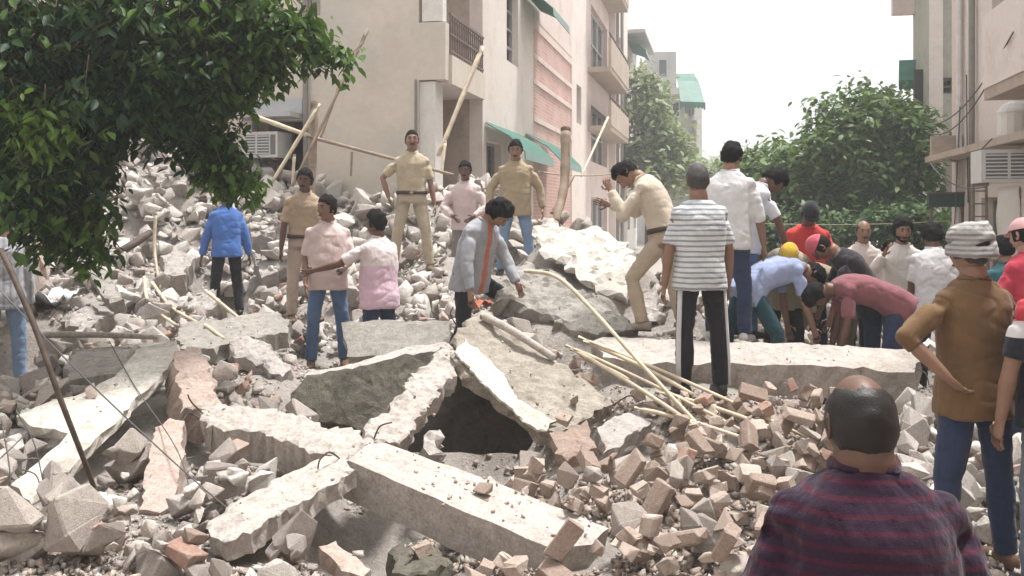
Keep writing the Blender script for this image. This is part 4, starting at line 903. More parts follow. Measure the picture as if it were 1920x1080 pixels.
def remesh(V, Fc, vox, smooth_it=4):
    m = bpy.data.meshes.new('tmp'); m.from_pydata([tuple(v) for v in V], [], Fc); o = bpy.data.objects.new('tmp', m); COL.objects.link(o)
    md = o.modifiers.new('r', 'REMESH'); md.mode = 'VOXEL'; md.voxel_size = vox; sm = o.modifiers.new('s', 'SMOOTH'); sm.iterations = smooth_it; sm.factor = .5
    ev = o.evaluated_get(bpy.context.evaluated_depsgraph_get()); me = ev.to_mesh(); n = len(me.vertices); co = np.empty(n*3, np.float32); me.vertices.foreach_get('co', co); nr = np.empty(n*3, np.float32); me.vertices.foreach_get('normal', nr); f = [tuple(p.vertices) for p in me.polygons]
    ev.to_mesh_clear(); bpy.data.objects.remove(o); bpy.data.meshes.remove(m); return co.reshape(-1,3), nr.reshape(-1,3), f
def limb(mb, pts, rs, n=12, sq=1.0):
    pts = [Vector(p) for p in pts]; V, Fc = tube(pts, list(rs), n); mb.add(V, Fc)
    for p, r in zip(pts[1:-1], rs[1:-1]): mb.add(*ball(p, r))
def ball(c, r, n=10):
    rr_ = r if isinstance(r, (tuple, list)) else (r, r, r); return loft([(Vector(c)+Vector((0,0,rr_[2]*sin(a))), Vector((rr_[0]*cos(a),0,0)), Vector((0,rr_[1]*cos(a),0))) for a in np.linspace(-1.45, 1.45, 7)], n)
def head_r(d):
    """surface of the head along unit direction d (x right, y forward, z up), head centre at mid height"""
    x, y, z = d; p = np.array([x*.074, y*.093, z*.116]); fz = p[2]
    jaw = max(0, -fz-.01)/.105; p[0] *= 1-.30*jaw**1.3; 
    if y < 0: p[1] *= 1+.05*max(0, z)-.28*max(0, -z)                 # occiput and nape
    else: p[1] *= 1-.06*max(0, z)**2
    if y > .15:
        g = lambda cx, cz, sx, sz: math.exp(-((p[0]-cx)/sx)**2-((fz-cz)/sz)**2)
        p[1] += .026*g(0,-.022,.011,.016)+.014*g(0,.004,.009,.022)-.011*(g(.031,.014,.016,.012)+g(-.031,.014,.016,.012))+.006*(g(.03,.033,.022,.009)+g(-.03,.033,.022,.009))+.007*g(0,-.062,.022,.009)-.004*g(0,-.052,.02,.005)+.010*g(0,-.094,.02,.016)+.004*(g(.042,-.02,.018,.018)+g(-.042,-.02,.018,.018))
    return p
HN, HM_ = 36, 28
def head_grid():
    V = []; 
    for j in range(HM_+1):
        ph = -pi/2+pi*j/HM_
        for i in range(HN): th = 2*pi*i/HN; d = (cos(ph)*sin(th), cos(ph)*cos(th), sin(ph)); V.append(head_r(d))
    Fc = [(j*HN+i, j*HN+(i+1) % HN, (j+1)*HN+(i+1) % HN, (j+1)*HN+i) for j in range(HM_) for i in range(HN)]
    return np.array(V), Fc
HV, HF = head_grid()
def hair_shell(style, r):
    """scalp hair over part of the head, thick in the middle and tapering to the hairline"""
    V = []; k = np.zeros(len(HV))
    for i, p in enumerate(HV):
        y, z = p[1]/.093, p[2]/.116
        line = np.interp(y, [-1, -.4, .1, .45, .8, 1], [-.72, -.58, -.08, .30, .50, .56])       # hairline height, back to front
        a = (z-line)*.116+.012*noise.noise((p[0]*45+r, p[1]*45, p[2]*20))
        if abs(p[0]) > .05 and -.05 < p[1] < .045 and p[2] > -.04: a = max(a, .004)             # sideburns
        if style == 'bald': a = min(a, (.78-z-.45*max(0, y+.1))*.116+.008*noise.noise((p[0]*50, p[1]*50, p[2]*50)), .05)                  # bare crown, rim of hair
        k[i] = a
        nn = np.array([p[0]/.074**2, p[1]/.093**2, p[2]/.116**2]); nn /= np.linalg.norm(nn)
        t_ = {'short': .013, 'bald': .006, 'full': .022, 'crop': .006}[style]*np.clip(a/.02, 0, 1)
        t_ *= 1+.35*max(0, z)+.9*noise.noise((p[0]*38+r*7, p[1]*38, p[2]*38)); V.append(p+nn*(t_-(.003 if a < .004 else 0)))
    global TINT; TINT = np.clip((k+.010)/.026, 0, 1)
    keep = [f for f in HF if min(k[list(f)]) > (-.006 if style != 'bald' else -.03)]; return np.array(V), keep
PEOPLE = []
def person(label, px, d, foot=None, z=None, yaw=0, h=1.70, lean=4, curve=.5, side=0, head=(0,0,0), aL=None, aR=None, lL=None, lR=None, shirt=None, sleeve='long', pants=None, tuck=False, shoe='shoe_black', hair='short', skin='mid', fat=1.0, vox=.014, hem=.12,
           hat=None, belt=None, beard=False, collar=True, hairmat='hair', twist=0, extra=None, group='people on and around the rubble', name='person', sole=True, turn=0, legw=1.0, hs_=1.07, nl_=.050):
    k = h/1.70; x = (px-960)/F*d
    gz = z if z is not None else (CAMZ-(foot-HZ)/F*d)
    e = empty(name, (x, d, gz), label, 'person', group, R(yaw))
    la = R(lean); T_ = 13; ang = lambda t_: la*((1-curve)+curve*2*min(1, max(0, t_)))      # spine bends progressively
    c = Vector((0,0,0)); SP = []; st = .54*k/(T_-1)
    for i in range(T_):
        a = ang(i/(T_-1)); SP.append((c.copy(), a)); c = c+Vector((sin(R(side))*st, sin(a)*st*cos(R(side)), cos(a)*st))
    def spine(t_):
        f = t_*(T_-1); i = int(max(0, min(T_-2, math.floor(f)))); q = f-i; p = SP[i][0].lerp(SP[i+1][0], q) if 0 <= f <= T_-1 else SP[0][0]-Vector((0, sin(SP[0][1]), cos(SP[0][1])))*(-t_*.54*k)
        a = SP[i][1]*(1-q)+SP[i+1][1]*q if 0 <= f <= T_-1 else SP[0][1]
        tw = R(turn)*max(0, min(1, t_)); return p, Vector((cos(tw), sin(tw)*cos(a), -sin(tw)*sin(a))), Vector((-sin(tw), cos(a)*cos(tw), -sin(a)*cos(tw)))
    lL = lL or ((-.10,.02,-1), (-.03,-.02,-1)); lR = lR or ((.10,.02,-1), (.03,-.02,-1))
    legs = []
    for s_, (a, b) in ((-1, lL), (1, lR)):
        hj = Vector((s_*.088*k, 0, -.03*k)); kn = hj+Vector(a).normalized()*.415*k; an = kn+Vector(b).normalized()*.385*k; legs.append((hj, kn, an))
    low = min(l[2].z for l in legs)-.075*k
    off = Vector((0, 0, -low)); hip = off
    aL = aL or ((-.16,.02,-1), (-.06,.16,-1)); aR = aR or ((.16,.02,-1), (.06,.16,-1)); arms = []
    for s_, ar in ((-1, aL), (1, aR)):
        p, X, Y = spine(.81); sj = p+X*s_*.160*k*(.6+.4*fat); el = sj+Vector(ar[0]).normalized()*.285*k; wr = el+Vector(ar[1]).normalized()*.25*k; arms.append((sj+off, el+off, wr+off, Vector(ar[2]).normalized() if len(ar) > 2 else Vector(ar[1]).normalized(), s_))
    legs = [tuple(v+off for v in l) for l in legs]
    def torso(mb, t0, t1, inf=0., n=9, tt=None):
        rings = []
        for t_ in np.linspace(t0, t1, n):
            p, X, Y = spine(t_); w = np.interp(t_, [-.25,0,.25,.5,.75,.9,.96,1.0], [.176,.172,.160*fat,.168*(.5+.5*fat),.176,.152,.118,.070])*k*(1+.3*(fat-1)); b = np.interp(t_, [-.25,0,.25,.5,.75,.9,1.0], [.122,.125*fat,.116*fat**1.6,.118*fat,.118,.088,.060])*k
            belly = .03*(fat-1)*4*math.exp(-((t_-.22)/.25)**2); hp = .5*inf/.010*max(0, .18-t_)*.075 if inf > .005 else 0; rings.append((p+off+Y*belly, X*(w+inf+hp), Y*(b+inf+hp)))
        mb.add(*loft(rings, 20, 2.5))
    org = Vector((0,0,0))
    def part(name_, V, Fc, mats, smooth=True, sub=None):
        m = mesh(name_, V, Fc, None, smooth)
        for q in (mats if isinstance(mats, (list, tuple)) else [mats]): m.materials.append(q)
        o = bpy.data.objects.new(name_, m); link(o, sub or e); return o
    # ---- body
    mb = MB(); torso(mb, -.1, .98, -.018); p, X, Y = spine(1.0); np0, nX, nY = p+off, X, Y
    a_h = SP[-1][1]+R(head[0]); hd_dir = Vector((sin(R(side)+R(head[2])), sin(a_h*.75), cos(a_h*.75))).normalized(); nk = np0+hd_dir*nl_*k
    limb(mb, [np0-hd_dir*.06*k, np0+hd_dir*.02*k, nk+hd_dir*.02], [.074*k*fat, .064*k*fat, .060*k*fat])
    bare = sleeve
    for sj, el, wr, hd_, s_ in arms:
        limb(mb, [sj, sj.lerp(el, .35), el, el.lerp(wr, .3), wr], [.046*k, .047*k, .037*k, .040*k, .027*k] if sleeve != 'long' else [.036*k, .036*k, .032*k, .032*k, .026*k])
        f_, sx_, sy_ = frame_of(hd_); pn = Vector((s_*1.0, 0, 0)); pn = (pn-f_*pn.dot(f_)); pn = pn.normalized() if pn.length > .1 else sy_; ac = f_.cross(pn)
        mb.add(*loft([(wr-f_*.01, ac*.026*k, pn*.020*k), (wr+f_*.035*k, ac*.038*k, pn*.016*k), (wr+f_*.085*k, ac*.040*k, pn*.013*k), (wr+f_*.095*k, ac*.034*k, pn*.010*k)], 10))
    for hj, kn, an in legs: limb(mb, [hj, kn, an], [.07*k, .05*k, .036*k])
    V, N_, Fc = remesh(mb.V, mb.F, vox); V = [tuple(v) for v in V]; Fc = list(Fc)
    nb_ = len(Fc); B2_ = MB(); B2_.V = V; B2_.F = Fc
    for sj, el, wr, hd_, s_ in arms:                                       # five fingers each
        f_, sx_, sy_ = frame_of(hd_); pn = Vector((s_*1.0,0,0)); pn = (pn-f_*pn.dot(f_)); pn = pn.normalized() if pn.length > .1 else sy_; ac = f_.cross(pn)
        thumb = 1 if ac.y > 0 or (abs(ac.y) < .2 and ac.z > 0) else -1
        for q, ln in enumerate((.068, .078, .072, .056)):
            b0 = wr+f_*.082*k+ac*thumb*(.030-.020*q)*k; cu = -pn*.35; p1 = b0+(f_+cu*.5).normalized()*ln*.5*k; p2 = p1+(f_*.75+cu*1.6).normalized()*ln*.5*k; B2_.add(*tube([b0, p1, p2], [.0095*k, .0085*k, .0065*k], 6))
        b0 = wr+f_*.03*k+ac*thumb*.03*k; p1 = b0+(f_*.6+ac*thumb*.7-pn*.2).normalized()*.038*k; p2 = p1+(f_*.95+ac*thumb*.15-pn*.3).normalized()*.032*k; B2_.add(*tube([b0, p1, p2], [.012*k, .010*k, .0075*k], 6))
    # head with its own frame
    hy = R(head[1]); tilt = a_h; Rh = Matrix.Rotation(-tilt, 3, 'X') @ Matrix.Rotation(hy, 3, 'Z'); hk = k*hs_
    hc = nk+Rh@Vector((0,.012,.088))*hk
    tf = lambda A: [hc+Rh@(Vector(v)*hk) for v in A]
    B2_.add(tf(HV), HF)
    for s_ in (-1, 1): B2_.add(tf(loft([(Vector((s_*(.070+.004*q), -.008-.004*q, .0)), Vector((0,.017*(1,1.1,.9)[q],.004)), Vector((0,-.004,.031*(.9,1.05,.95)[q]))) for q in range(3)], 10)[0]), loft([((0,0,0),)*3]*3, 10)[1])
    nskin = len(B2_.F)
    for s_ in (-1, 1): B2_.add(tf(ball((s_*.031, .0765, .013), (.0115,.009,.0055), 8)[0]), ball((0,0,0), 1, 8)[1])
    ne = len(B2_.F)
    for s_ in (-1, 1): B2_.add(tf(ball((s_*.031, .0825, .013), (.006,.006,.0062), 8)[0]), ball((0,0,0), 1, 8)[1])
    ni = len(B2_.F)
    B2_.add(tf(loft([(Vector((xx, .0895-.35*abs(xx)**1.2*.6, -.061)), Vector((0,.006*sc,0)), Vector((0,0,.0075*sc))) for xx, sc in ((-.024,.3),(-.012,.9),(0,1),(.012,.9),(.024,.3))], 8)[0]), loft([((0,0,0),)*3]*5, 8)[1])
    nl = len(B2_.F)
    o = part('body', B2_.V, B2_.F, [skin_mat(skin), M['eye'], M['iris'], M['lip']]); mi = np.zeros(len(B2_.F), np.int32); mi[nskin:ne] = 1; mi[ne:ni] = 2; mi[ni:nl] = 3; o.data.polygons.foreach_set('material_index', mi)
    # hair, brows, moustache
    if hat and hair: hair = 'crop'
    if hair:
        hv, hf = hair_shell(hair, px); hm_ = MB(); hm_.add(tf(hv), hf)
        for s_ in (-1, 1): hm_.add(tf(loft([(Vector((s_*xx, yy, zz)), Vector((0,.004*sc,0)), Vector((0,0,.0045*sc))) for xx, yy, zz, sc in ((.012,.092,.033,.7),(.026,.090,.037,1),(.042,.080,.034,.5))], 6)[0]), loft([((0,0,0),)*3]*3, 6)[1])
        if beard: hm_.add(tf(loft([(Vector((xx, .094-.5*abs(xx)**1.1*.5, -.048-.12*abs(xx))), Vector((0,.006*sc,0)), Vector((0,0,.006*sc))) for xx, sc in ((-.03,.4),(-.014,1),(0,.8),(.014,1),(.03,.4))], 8)[0]), loft([((0,0,0),)*3]*5, 8)[1])
        if beard == 'full':
            fk = [f for f in HF if all(HV[i][1] > -.005 and HV[i][2] < -.03-.0*abs(HV[i][0]) and (HV[i][2] < -.068 or abs(HV[i][0]) > .030) for i in f)]; hm_.add(tf(np.array([v*1.035 for v in HV])), fk)
        ho_ = part('hair', hm_.V, hm_.F, M[hairmat] if hair != 'bald' else stubble(skin))
        at_ = ho_.data.attributes.new('tint', 'FLOAT', 'POINT'); q_ = np.ones(len(hm_.V), np.float32); q_[:len(TINT)] = TINT; at_.data.foreach_set('value', q_)
    # ---- clothes
    wob = lambda V, N_, amp, fr: V+N_*np.array([amp*(noise.noise((v[0]*fr, v[1]*fr, v[2]*fr*.6+px))+.5*noise.noise((v[0]*fr*2.2, v[1]*fr*2.2, v[2]*fr*1.6+px))-1.3*max(0, .16-abs(noise.noise((v[0]*fr*.8+3, v[1]*fr*.8, v[2]*fr*1.5+px))))*6*.5+.5*.16*6*.65) for v in V])[:,None]
    if pants:
        mb = MB(); torso(mb, -.12, .16 if tuck else .08, .004, 5); 
        for hj, kn, an in legs:
            q = legw; limb(mb, [hj+Vector((0,0,.05*k)), hj.lerp(kn, .25), kn, kn.lerp(an, .35), an+(kn-an).normalized()*.0*k], [.080*k, .084*k*q, .064*k*q, .064*k*q, .055*k*q], 14)
        V, N_, Fc = remesh(mb.V, mb.F, vox, 3); V = wob(V, N_, .009, 9); part('trousers', V, Fc, pants)
    for hj, kn, an in legs:
        fd = Vector((0,1,0)); fd = (fd+Vector((an.x-0,0,0))*.6).normalized(); sx_ = Vector((fd.y,-fd.x,0)); g0 = an-Vector((0,0,.072*k)); zt = Vector((0,0,1))
        rg = [(g0-fd*.075*k+zt*.035*k, sx_*.026*k, zt*.030*k), (g0-fd*.055*k+zt*.042*k, sx_*.036*k, zt*.042*k), (g0+fd*.0*k+zt*.045*k, sx_*.040*k, zt*.045*k), (g0+fd*.07*k+zt*.033*k, sx_*.045*k, zt*.033*k), (g0+fd*.14*k+zt*.026*k, sx_*.046*k, zt*.026*k), (g0+fd*.18*k+zt*.022*k, sx_*.034*k, zt*.020*k), (g0+fd*.195*k+zt*.020*k, sx_*.016*k, zt*.012*k)]
        so = part('shoe', *loft(rg, 12, 2.4), M[shoe]); 
        if sole: part('sole', *loft([(c_-zt*(c_-g0).z+zt*.006*k, a_*1.08, zt*.008*k) for c_, a_, b_ in rg], 12, 2.6), M['shoe_white' if shoe == 'shoe_white' else 'belt'], True, so)
    if shirt:
        mb = MB(); torso(mb, (.06 if tuck else -hem/.54), .985, .010, 12)
        for sj, el, wr, hd_, s_ in arms:
            p, X, Y = spine(.82); mb.add(*loft([(p+off+X*s_*.08*k, Y*.075*k, Vector((0,0,.075*k))), (sj, (el-sj).orthogonal().normalized()*.056*k, (el-sj).cross((el-sj).orthogonal()).normalized()*.056*k)], 12)); mb.add(*ball(sj, .056*k))
            if sleeve == 'long': limb(mb, [sj, sj.lerp(el,.4), el, el.lerp(wr,.4), wr-(wr-el).normalized()*.01], [.056*k,.061*k,.056*k,.054*k,.042*k])
            elif sleeve == 'rolled': limb(mb, [sj, sj.lerp(el,.4), el, el.lerp(wr,.22)], [.056*k,.060*k,.054*k,.052*k])
            elif sleeve == 'short': limb(mb, [sj, sj.lerp(el,.4), sj.lerp(el,.82)], [.053*k,.057*k,.059*k])
        if collar: mb.add(*loft([(np0-hd_dir*.045*k, nX*.092*k, nY*.082*k), (np0+hd_dir*.004*k, nX*.076*k*(.75+.25*fat), nY*.074*k)], 16))
        V, N_, Fc = remesh(mb.V, mb.F, vox, 3); V = wob(V, N_, .009, 7); so = part('shirt', V, Fc, shirt)
        if collar:
            for s_ in (-1, 1): part('collar', *loft([(np0+hd_dir*.006*k+nX*s_*.03*k-nY*.062*k, nX*.03*k*s_, hd_dir*.006), (np0+hd_dir*.008*k+nX*s_*.074*k, nX*.012*k*s_, hd_dir*.022*k), (np0-hd_dir*.02*k+nX*s_*.03*k+nY*.078*k, nX*.02*k*s_, hd_dir*.026*k)], 8), shirt, True, so)
    if belt or tuck:
        p, X, Y = spine(.10); w = .172*k*(.6+.4*fat); part('belt', *loft([(p+off-Vector((0,0,.022*k)), X*w*1.10, Y*.142*fat*k), (p+off+Vector((0,0,.022*k)), X*w*1.10, Y*.140*fat*k)], 24, 2.5), M['belt']); part('buckle', *loft([(p+off+Y*.138*fat*k, X*.028, Vector((0,0,.022))), (p+off+Y*.148*fat*k, X*.028, Vector((0,0,.022)))], 4), M['buckle'], False)
    if hat:
        kind, hm = hat
        if kind in ('cap', 'helmet'):
            g_ = 1.13 if kind == 'cap' else 1.2
            keep = [f for f in HF if min(HV[i][2] for i in f) > (.030 if kind == 'cap' else .015)]; hv = np.array([v*np.array([g_+.03, g_, g_]) for v in HV]); ho = part('cap' if kind == 'cap' else 'helmet', tf(hv), keep, hm)
            br = [(Vector((0, .06+.022*q, .036-.006*q)), Vector((.070*(1,1.0,.92,.5)[q],0,0)), Vector((0,0,.006))) for q in range(4)]; part('peak', tf(loft(br, 14)[0]), loft([((0,0,0),)*3]*4, 14)[1], hm, True, ho)
        if kind == 'turban':
            tv = MB(); rk = random.Random(4)
            for q in range(6):                                             # overlapping wraps of a loosely wound scarf
                zc_ = -.005+.021*q; rr0 = .098-.0035*q-.002*max(0,q-3)**2; tl = R(rk.uniform(-16, 16)); ph = rk.uniform(0, 6); ring = []
                for a in np.linspace(0, 2*pi, 25)[:-1]:
                    v = Vector((cos(a)*rr0*.90, sin(a)*rr0*1.12-.012, zc_+sin(a+ph)*.02+cos(a*2+ph)*.004)); ring.append(v)
                n8 = 8; base_ = len(tv.V)
                for i2, v in enumerate(ring):
                    out_ = Vector((v.x, v.y, 0)).normalized(); w_ = 1+.25*noise.noise((v.x*30, v.y*30, q*3.1))
                    for b_ in range(n8): t_ = 2*pi*b_/n8; tv.V.append(tuple(hc+Rh@((v+out_*cos(t_)*.014*w_+Vector((0,0,sin(t_)*.019*w_)))*hk)))
                for i2 in range(24):
                    for b_ in range(n8): tv.F.append((base_+i2*n8+b_, base_+i2*n8+(b_+1)%n8, base_+((i2+1)%24)*n8+(b_+1)%n8, base_+((i2+1)%24)*n8+b_))
            tv.add(tf(ball((0,-.01,.085), (.088,.105,.05), 14)[0]), ball((0,0,0), 1, 14)[1]); tv.add(tf(ball((.03,-.105,-.025), (.032,.022,.035), 10)[0]), ball((0,0,0), 1, 10)[1])
            V, N_, Fc = remesh(tv.V, tv.F, .0075, 2); V = wob(V, N_, .004, 45); part('headscarf', V, Fc, hm)
    BURY.append((x, d, .2))
    for a_ in np.linspace(-.2, .2, 7):
        for b_ in np.linspace(.03, .9, 12): vis_mark((x+a_, d, gz+b_))
    for hj, kn, an in legs:
        q = Matrix.Rotation(R(yaw), 3, 'Z')@an; BURY.append((x+q.x, d+q.y, .13))
    if extra: extra(e, part, arms, legs, spine, off, k, hc, Rh)
    return e
def pose_foot(o): pass
FB = {}
def fb(key, *a, **kw):
    if key not in FB: FB[key] = fabric(key, *a, **kw)
    return FB[key]
KH = fb('khaki_cloth', (.50,.42,.30)); KHP = fb('khaki_trousers', (.44,.36,.27)); JEANS = fb('blue_denim', (.10,.17,.30)); JEAN_L = fb('faded_denim', (.20,.29,.43)); NAVY = fb('navy_denim', (.035,.05,.10)); BLACK = fb('black_cloth', (.022,.022,.026)); TEAL = fb('teal_trousers', (.025,.075,.095)); WHITE = fb('white_cotton', (.70,.70,.71)); CREAM = fb('cream_cotton', (.66,.58,.54))
def phone(side):
    def f(e, part, arms, legs, spine, off, k, hc, Rh):
        sj, el, wr, hd_, s_ = arms[side]; c = wr+hd_*.10; d_, x_, y_ = frame_of(hd_)
        o = mk('mobile_phone', *loft([(c-d_*.07+y_*.02, x_*.036, y_*.005), (c+d_*.07+y_*.02, x_*.036, y_*.005)], 4), M['shoe_black'], org=(0,0,0))
        mw = Matrix.Translation(e.location) @ Matrix.Rotation(e.rotation_euler.z, 4, 'Z'); o.data.transform(mw); q = mw@c; o.data.transform(Matrix.Translation(-q)); o.location = q
        tag(o, 'small black phone held by the '+e['label'].split(' standing')[0].split(' holding')[0].split(' lifting')[0], 'phone')
    return f
def stripes_leg(e, part, arms, legs, spine, off, k, hc, Rh):
    for (hj, kn, an), s_ in zip(legs, (-1, 1)):
        V = []; pts = [hj.lerp(kn,.22), hj.lerp(kn,.5), kn, kn.lerp(an,.5), an]; rs = [.082,.076,.064,.066,.058]
        bo = Vector((s_*.82, -.57, 0)); tn = Vector((s_*.57, .82, 0))*s_
        part('side_stripe', *loft([(p+bo*(r+.008), tn*.022, bo*.009) for p, r in zip(pts, rs)], 8, 3), fb('white_stripe', (.62,.62,.64)))
def run_people():
    st = person
    st('man in blue shirt and dark trousers walking up the left rubble slope', 425, 11.3, 598, yaw=25, lean=6, aL=((-.3,.05,-1),(-.22,.1,-1)), aR=((.28,-.1,-1),(.2,.1,-1)), lL=((-.12,.05,-1),(-.05,-.1,-1)), lR=((.14,.28,-1),(.06,-.25,-1)), shirt=fb('blue_shirt', (.075,.17,.46)), pants=BLACK, skin='dark', hem=.1, h=1.68)
    st('dark faced policeman in khaki standing behind the man in white', 570, 10.2, 602, yaw=205, h=1.74, lean=3, head=(8,-25,0), aL=((-.15,.1,-1),(.1,.3,-1)), aR=((.25,0,-1),(.12,.05,-1)), shirt=fb('dusty_khaki', (.44,.33,.235)), sleeve='short', pants=fb('dusty_khaki_trousers', (.46,.36,.30)), tuck=True, skin='dark', shoe='shoe_brown', beard=True)
    st('man in pale pink shirt and blue jeans standing hands before him', 615, 9.0, 688, yaw=195, h=1.73, lean=-2, head=(10,-50,0), aL=((-.22,.1,-1),(.35,.9,-.25)), aR=((.2,.02,-1),(.0,.55,-.9)), lL=((-.13,.02,-1),(-.05,-.05,-1)), lR=((.14,.1,-1),(.05,-.1,-1)), shirt=fb('pale_pink_shirt', (.68,.55,.52)), sleeve='short', pants=JEANS, skin='mid', fat=1.12, shoe='shoe_brown', hem=.13, extra=phone(0))
    st('man in washed pink shirt reaching out, seen from behind', 712, 8.7, z=.05, yaw=50, h=1.72, lean=3, head=(0,20,0), aL=((-.75,.75,-.62),(-.55,.85,-.25)), aR=((.2,.1,-1),(.1,.5,-.8)), shirt=fb('washed_pink_shirt', (.72,.52,.62), zones=[(1.19,(.72,.63,.63))]), sleeve='short', pants=NAVY, skin='dark', fat=1.12, hem=.14)
    st('khaki policeman with belt and moustache standing hand on hip', 772, 11.0, 508, yaw=185, h=1.74, lean=0, head=(-2,5,0), aR=((.7,-.15,-.75),(-.30,.25,-.95)), aL=((-.25,-.05,-1),(-.18,.1,-1)), lL=((-.20,.03,-1),(-.12,-.02,-1)), lR=((.20,.05,-1),(.12,-.04,-1)), shirt=KH, sleeve='short', pants=fb('khaki_trousers_light', (.47,.40,.30)), tuck=True, belt=True, skin='mid', beard=True, shoe='shoe_brown', hair='crop')
    st('man in pale rose shirt standing between the policeman and the tan shirt', 873, 12.0, z=.74, yaw=175, h=1.70, lean=2, head=(6,0,0), aL=((-.45,.2,-.85),(.6,.6,-.5)), aR=((.45,.2,-.85),(-.6,.6,-.5)), shirt=fb('pale_rose_shirt', (.66,.54,.54)), sleeve='long', pants=fb('grey_trousers', (.25,.23,.22)), skin='dark', beard=True)
    st('man in tan shirt and jeans standing before the green awnings', 967, 11.3, 517, yaw=178, h=1.72, lean=2, head=(10,0,0), aL=((-.5,-.1,-.85),(-.1,.25,-.95)), aR=((.55,-.1,-.85),(.05,.25,-.95)), lL=((-.17,.02,-1),(-.08,-.03,-1)), lR=((.17,.06,-1),(.08,-.06,-1)), shirt=fb('tan_shirt', (.40,.32,.21)), pants=JEAN_L, skin='mid', fat=1.1, beard=True, hem=.14)
    st('man in grey shirt with orange stripe climbing, head bowed', 882, 8.1, z=.30, yaw=-125, h=1.74, lean=20, curve=.5, head=(32,15,0), aR=((.3,.1,-1),(.15,.25,-1)), aL=((-.25,.3,-.9),(.1,.55,-.8)), lL=((-.75,.55,-.5),(-.25,-.35,-1)), lR=((.3,.2,-1),(.1,-.4,-.9)), shirt=fb('grey_shirt', (.36,.37,.40), band=(.02,.035,(.52,.16,.09))), sleeve='long', pants=BLACK, skin='mid', fat=1.1, hem=.12, hair='full')
    st('khaki policeman stepping up the heap with a hand at his face', 1246, 7.9, 636, yaw=65, h=1.76, lean=24, curve=.6, head=(34,10,0), aL=((-.25,.55,-.85),(.15,.45,.8)), aR=((.3,.6,-.7),(-.2,.85,.25)), lL=((-.15,.62,-.85),(-.05,-.25,-1)), lR=((.12,-.12,-1),(.05,-.22,-1)), shirt=fb('pale_khaki', (.58,.50,.40)), sleeve='long', pants=KHP, tuck=True, belt=True, skin='mid', shoe='shoe_dust')  # shirt cloth paler than the other khakis
    st('man in striped tee and black track trousers seen from behind', 1312, 6.6, 742, yaw=8, h=1.72, lean=2, head=(6,-8,0), aL=((-.22,.02,-1),(-.10,.14,-1)), aR=((.24,.0,-1),(.06,.22,-1)), lL=((-.05,.05,-1),(-.02,-.04,-1)), lR=((.14,.04,-1),(.05,-.02,-1)), shirt=fb('striped_tee', (.66,.67,.68), stripe=(2, 26, (.26,.30,.34,1), .36)), sleeve='short', pants=BLACK, skin='mid', hair='crop', hairmat='hair_grey', fat=1.06, vox=.012, extra=stripes_leg, collar=False)
    st('tall man in white shirt and jeans looking down, back turned', 1366, 7.8, 640, yaw=-28, h=1.76, lean=5, head=(12,-5,0), aL=((-.25,.15,-1),(.05,.4,-.9)), aR=((.28,.15,-1),(.1,.25,-1)), shirt=WHITE, sleeve='rolled', pants=NAVY, skin='mid', shoe='shoe_white', fat=1.05)
    st('dark haired man in white sleeves leaning right behind the tall man', 1393, 8.25, z=.60, yaw=-75, h=1.70, lean=22, curve=.7, head=(30,0,0), aL=((-.1,.35,-1),(0,.3,-1)), aR=((.2,.45,-1),(.05,.3,-1)), shirt=fb('white_linen', (.64,.66,.70)), sleeve='short', pants=JEANS, skin='dark', hair='full')
    st('rescuer in pale blue shirt and teal trousers bent double', 1404, 7.95, z=.2, yaw=-78, h=1.70, lean=72, curve=.35, head=(20,0,0), aL=((-.1,.15,-1),(.0,.2,-1)), aR=((.15,.15,-1),(.05,.3,-.9)), lL=((-.3,-.28,-1),(-.1,-.05,-1)), lR=((.3,.5,-1),(.1,-.1,-1)), shirt=fb('pale_blue_shirt', (.34,.40,.60)), sleeve='short', pants=TEAL, skin='mid')
    st('man in red shirt and black cap standing among the rescuers', 1513, 8.9, z=.2, yaw=172, h=1.70, lean=8, head=(28,0,0), aL=((-.35,.1,-1),(.1,.5,-.8)), aR=((.4,.1,-1),(-.1,.5,-.8)), shirt=fb('red_shirt', (.60,.055,.05)), sleeve='short', pants=NAVY, skin='dark', hat=('cap', fb('black_cap', (.03,.032,.04))), collar=False)
    st('rescuer in pink cap and black vest stooping', 1632, 8.12, z=.05, yaw=80, h=1.70, lean=36, curve=.45, head=(18,-10,0), aL=((-.2,.3,-1),(0,.3,-1)), aR=((.2,.3,-1),(0,.4,-.9)), shirt=fb('black_vest', (.03,.03,.036)), sleeve='short', pants=NAVY, skin='mid', hat=('cap', fb('pink_cap', (.62,.13,.17))), collar=False)
    st('stooping rescuer in a yellow cap behind the blue shirt', 1470, 8.5, z=.1, yaw=168, h=1.66, lean=42, curve=.5, head=(25,-10,0), aL=((-.2,.35,-1),(0,.3,-1)), aR=((.2,.35,-1),(0,.3,-1)), shirt=fb('beige_shirt', (.44,.40,.30)), pants=BLACK, skin='dark', hat=('cap', fb('yellow_cap', (.62,.42,.05))))
    st('rescuer in olive khaki shirt bent over beside the pink cap', 1590, 8.6, z=.05, yaw=82, h=1.68, lean=68, curve=.45, head=(12,0,0), aL=((-.1,.2,-1),(0,.2,-1)), aR=((.1,.2,-1),(0,.2,-1)), lL=((-.15,.1,-1),(-.1,-.15,-1)), shirt=fb('olive_khaki', (.33,.265,.19)), pants=fb('olive_trousers', (.20,.17,.13)), skin='mid')
    st('rescuer in maroon tee bending low behind the long slab', 1676, 7.75, z=.06, yaw=84, h=1.72, lean=80, curve=.3, head=(8,0,0), aL=((-.1,.1,-1),(.02,.25,-1)), aR=((.1,.05,-1),(-.02,.2,-1)), lL=((-.14,.2,-1),(-.05,-.15,-1)), lR=((.14,-.15,-1),(.05,-.05,-1)), shirt=fb('maroon_tee', (.25,.10,.115)), sleeve='short', pants=NAVY, skin='dark', collar=False)
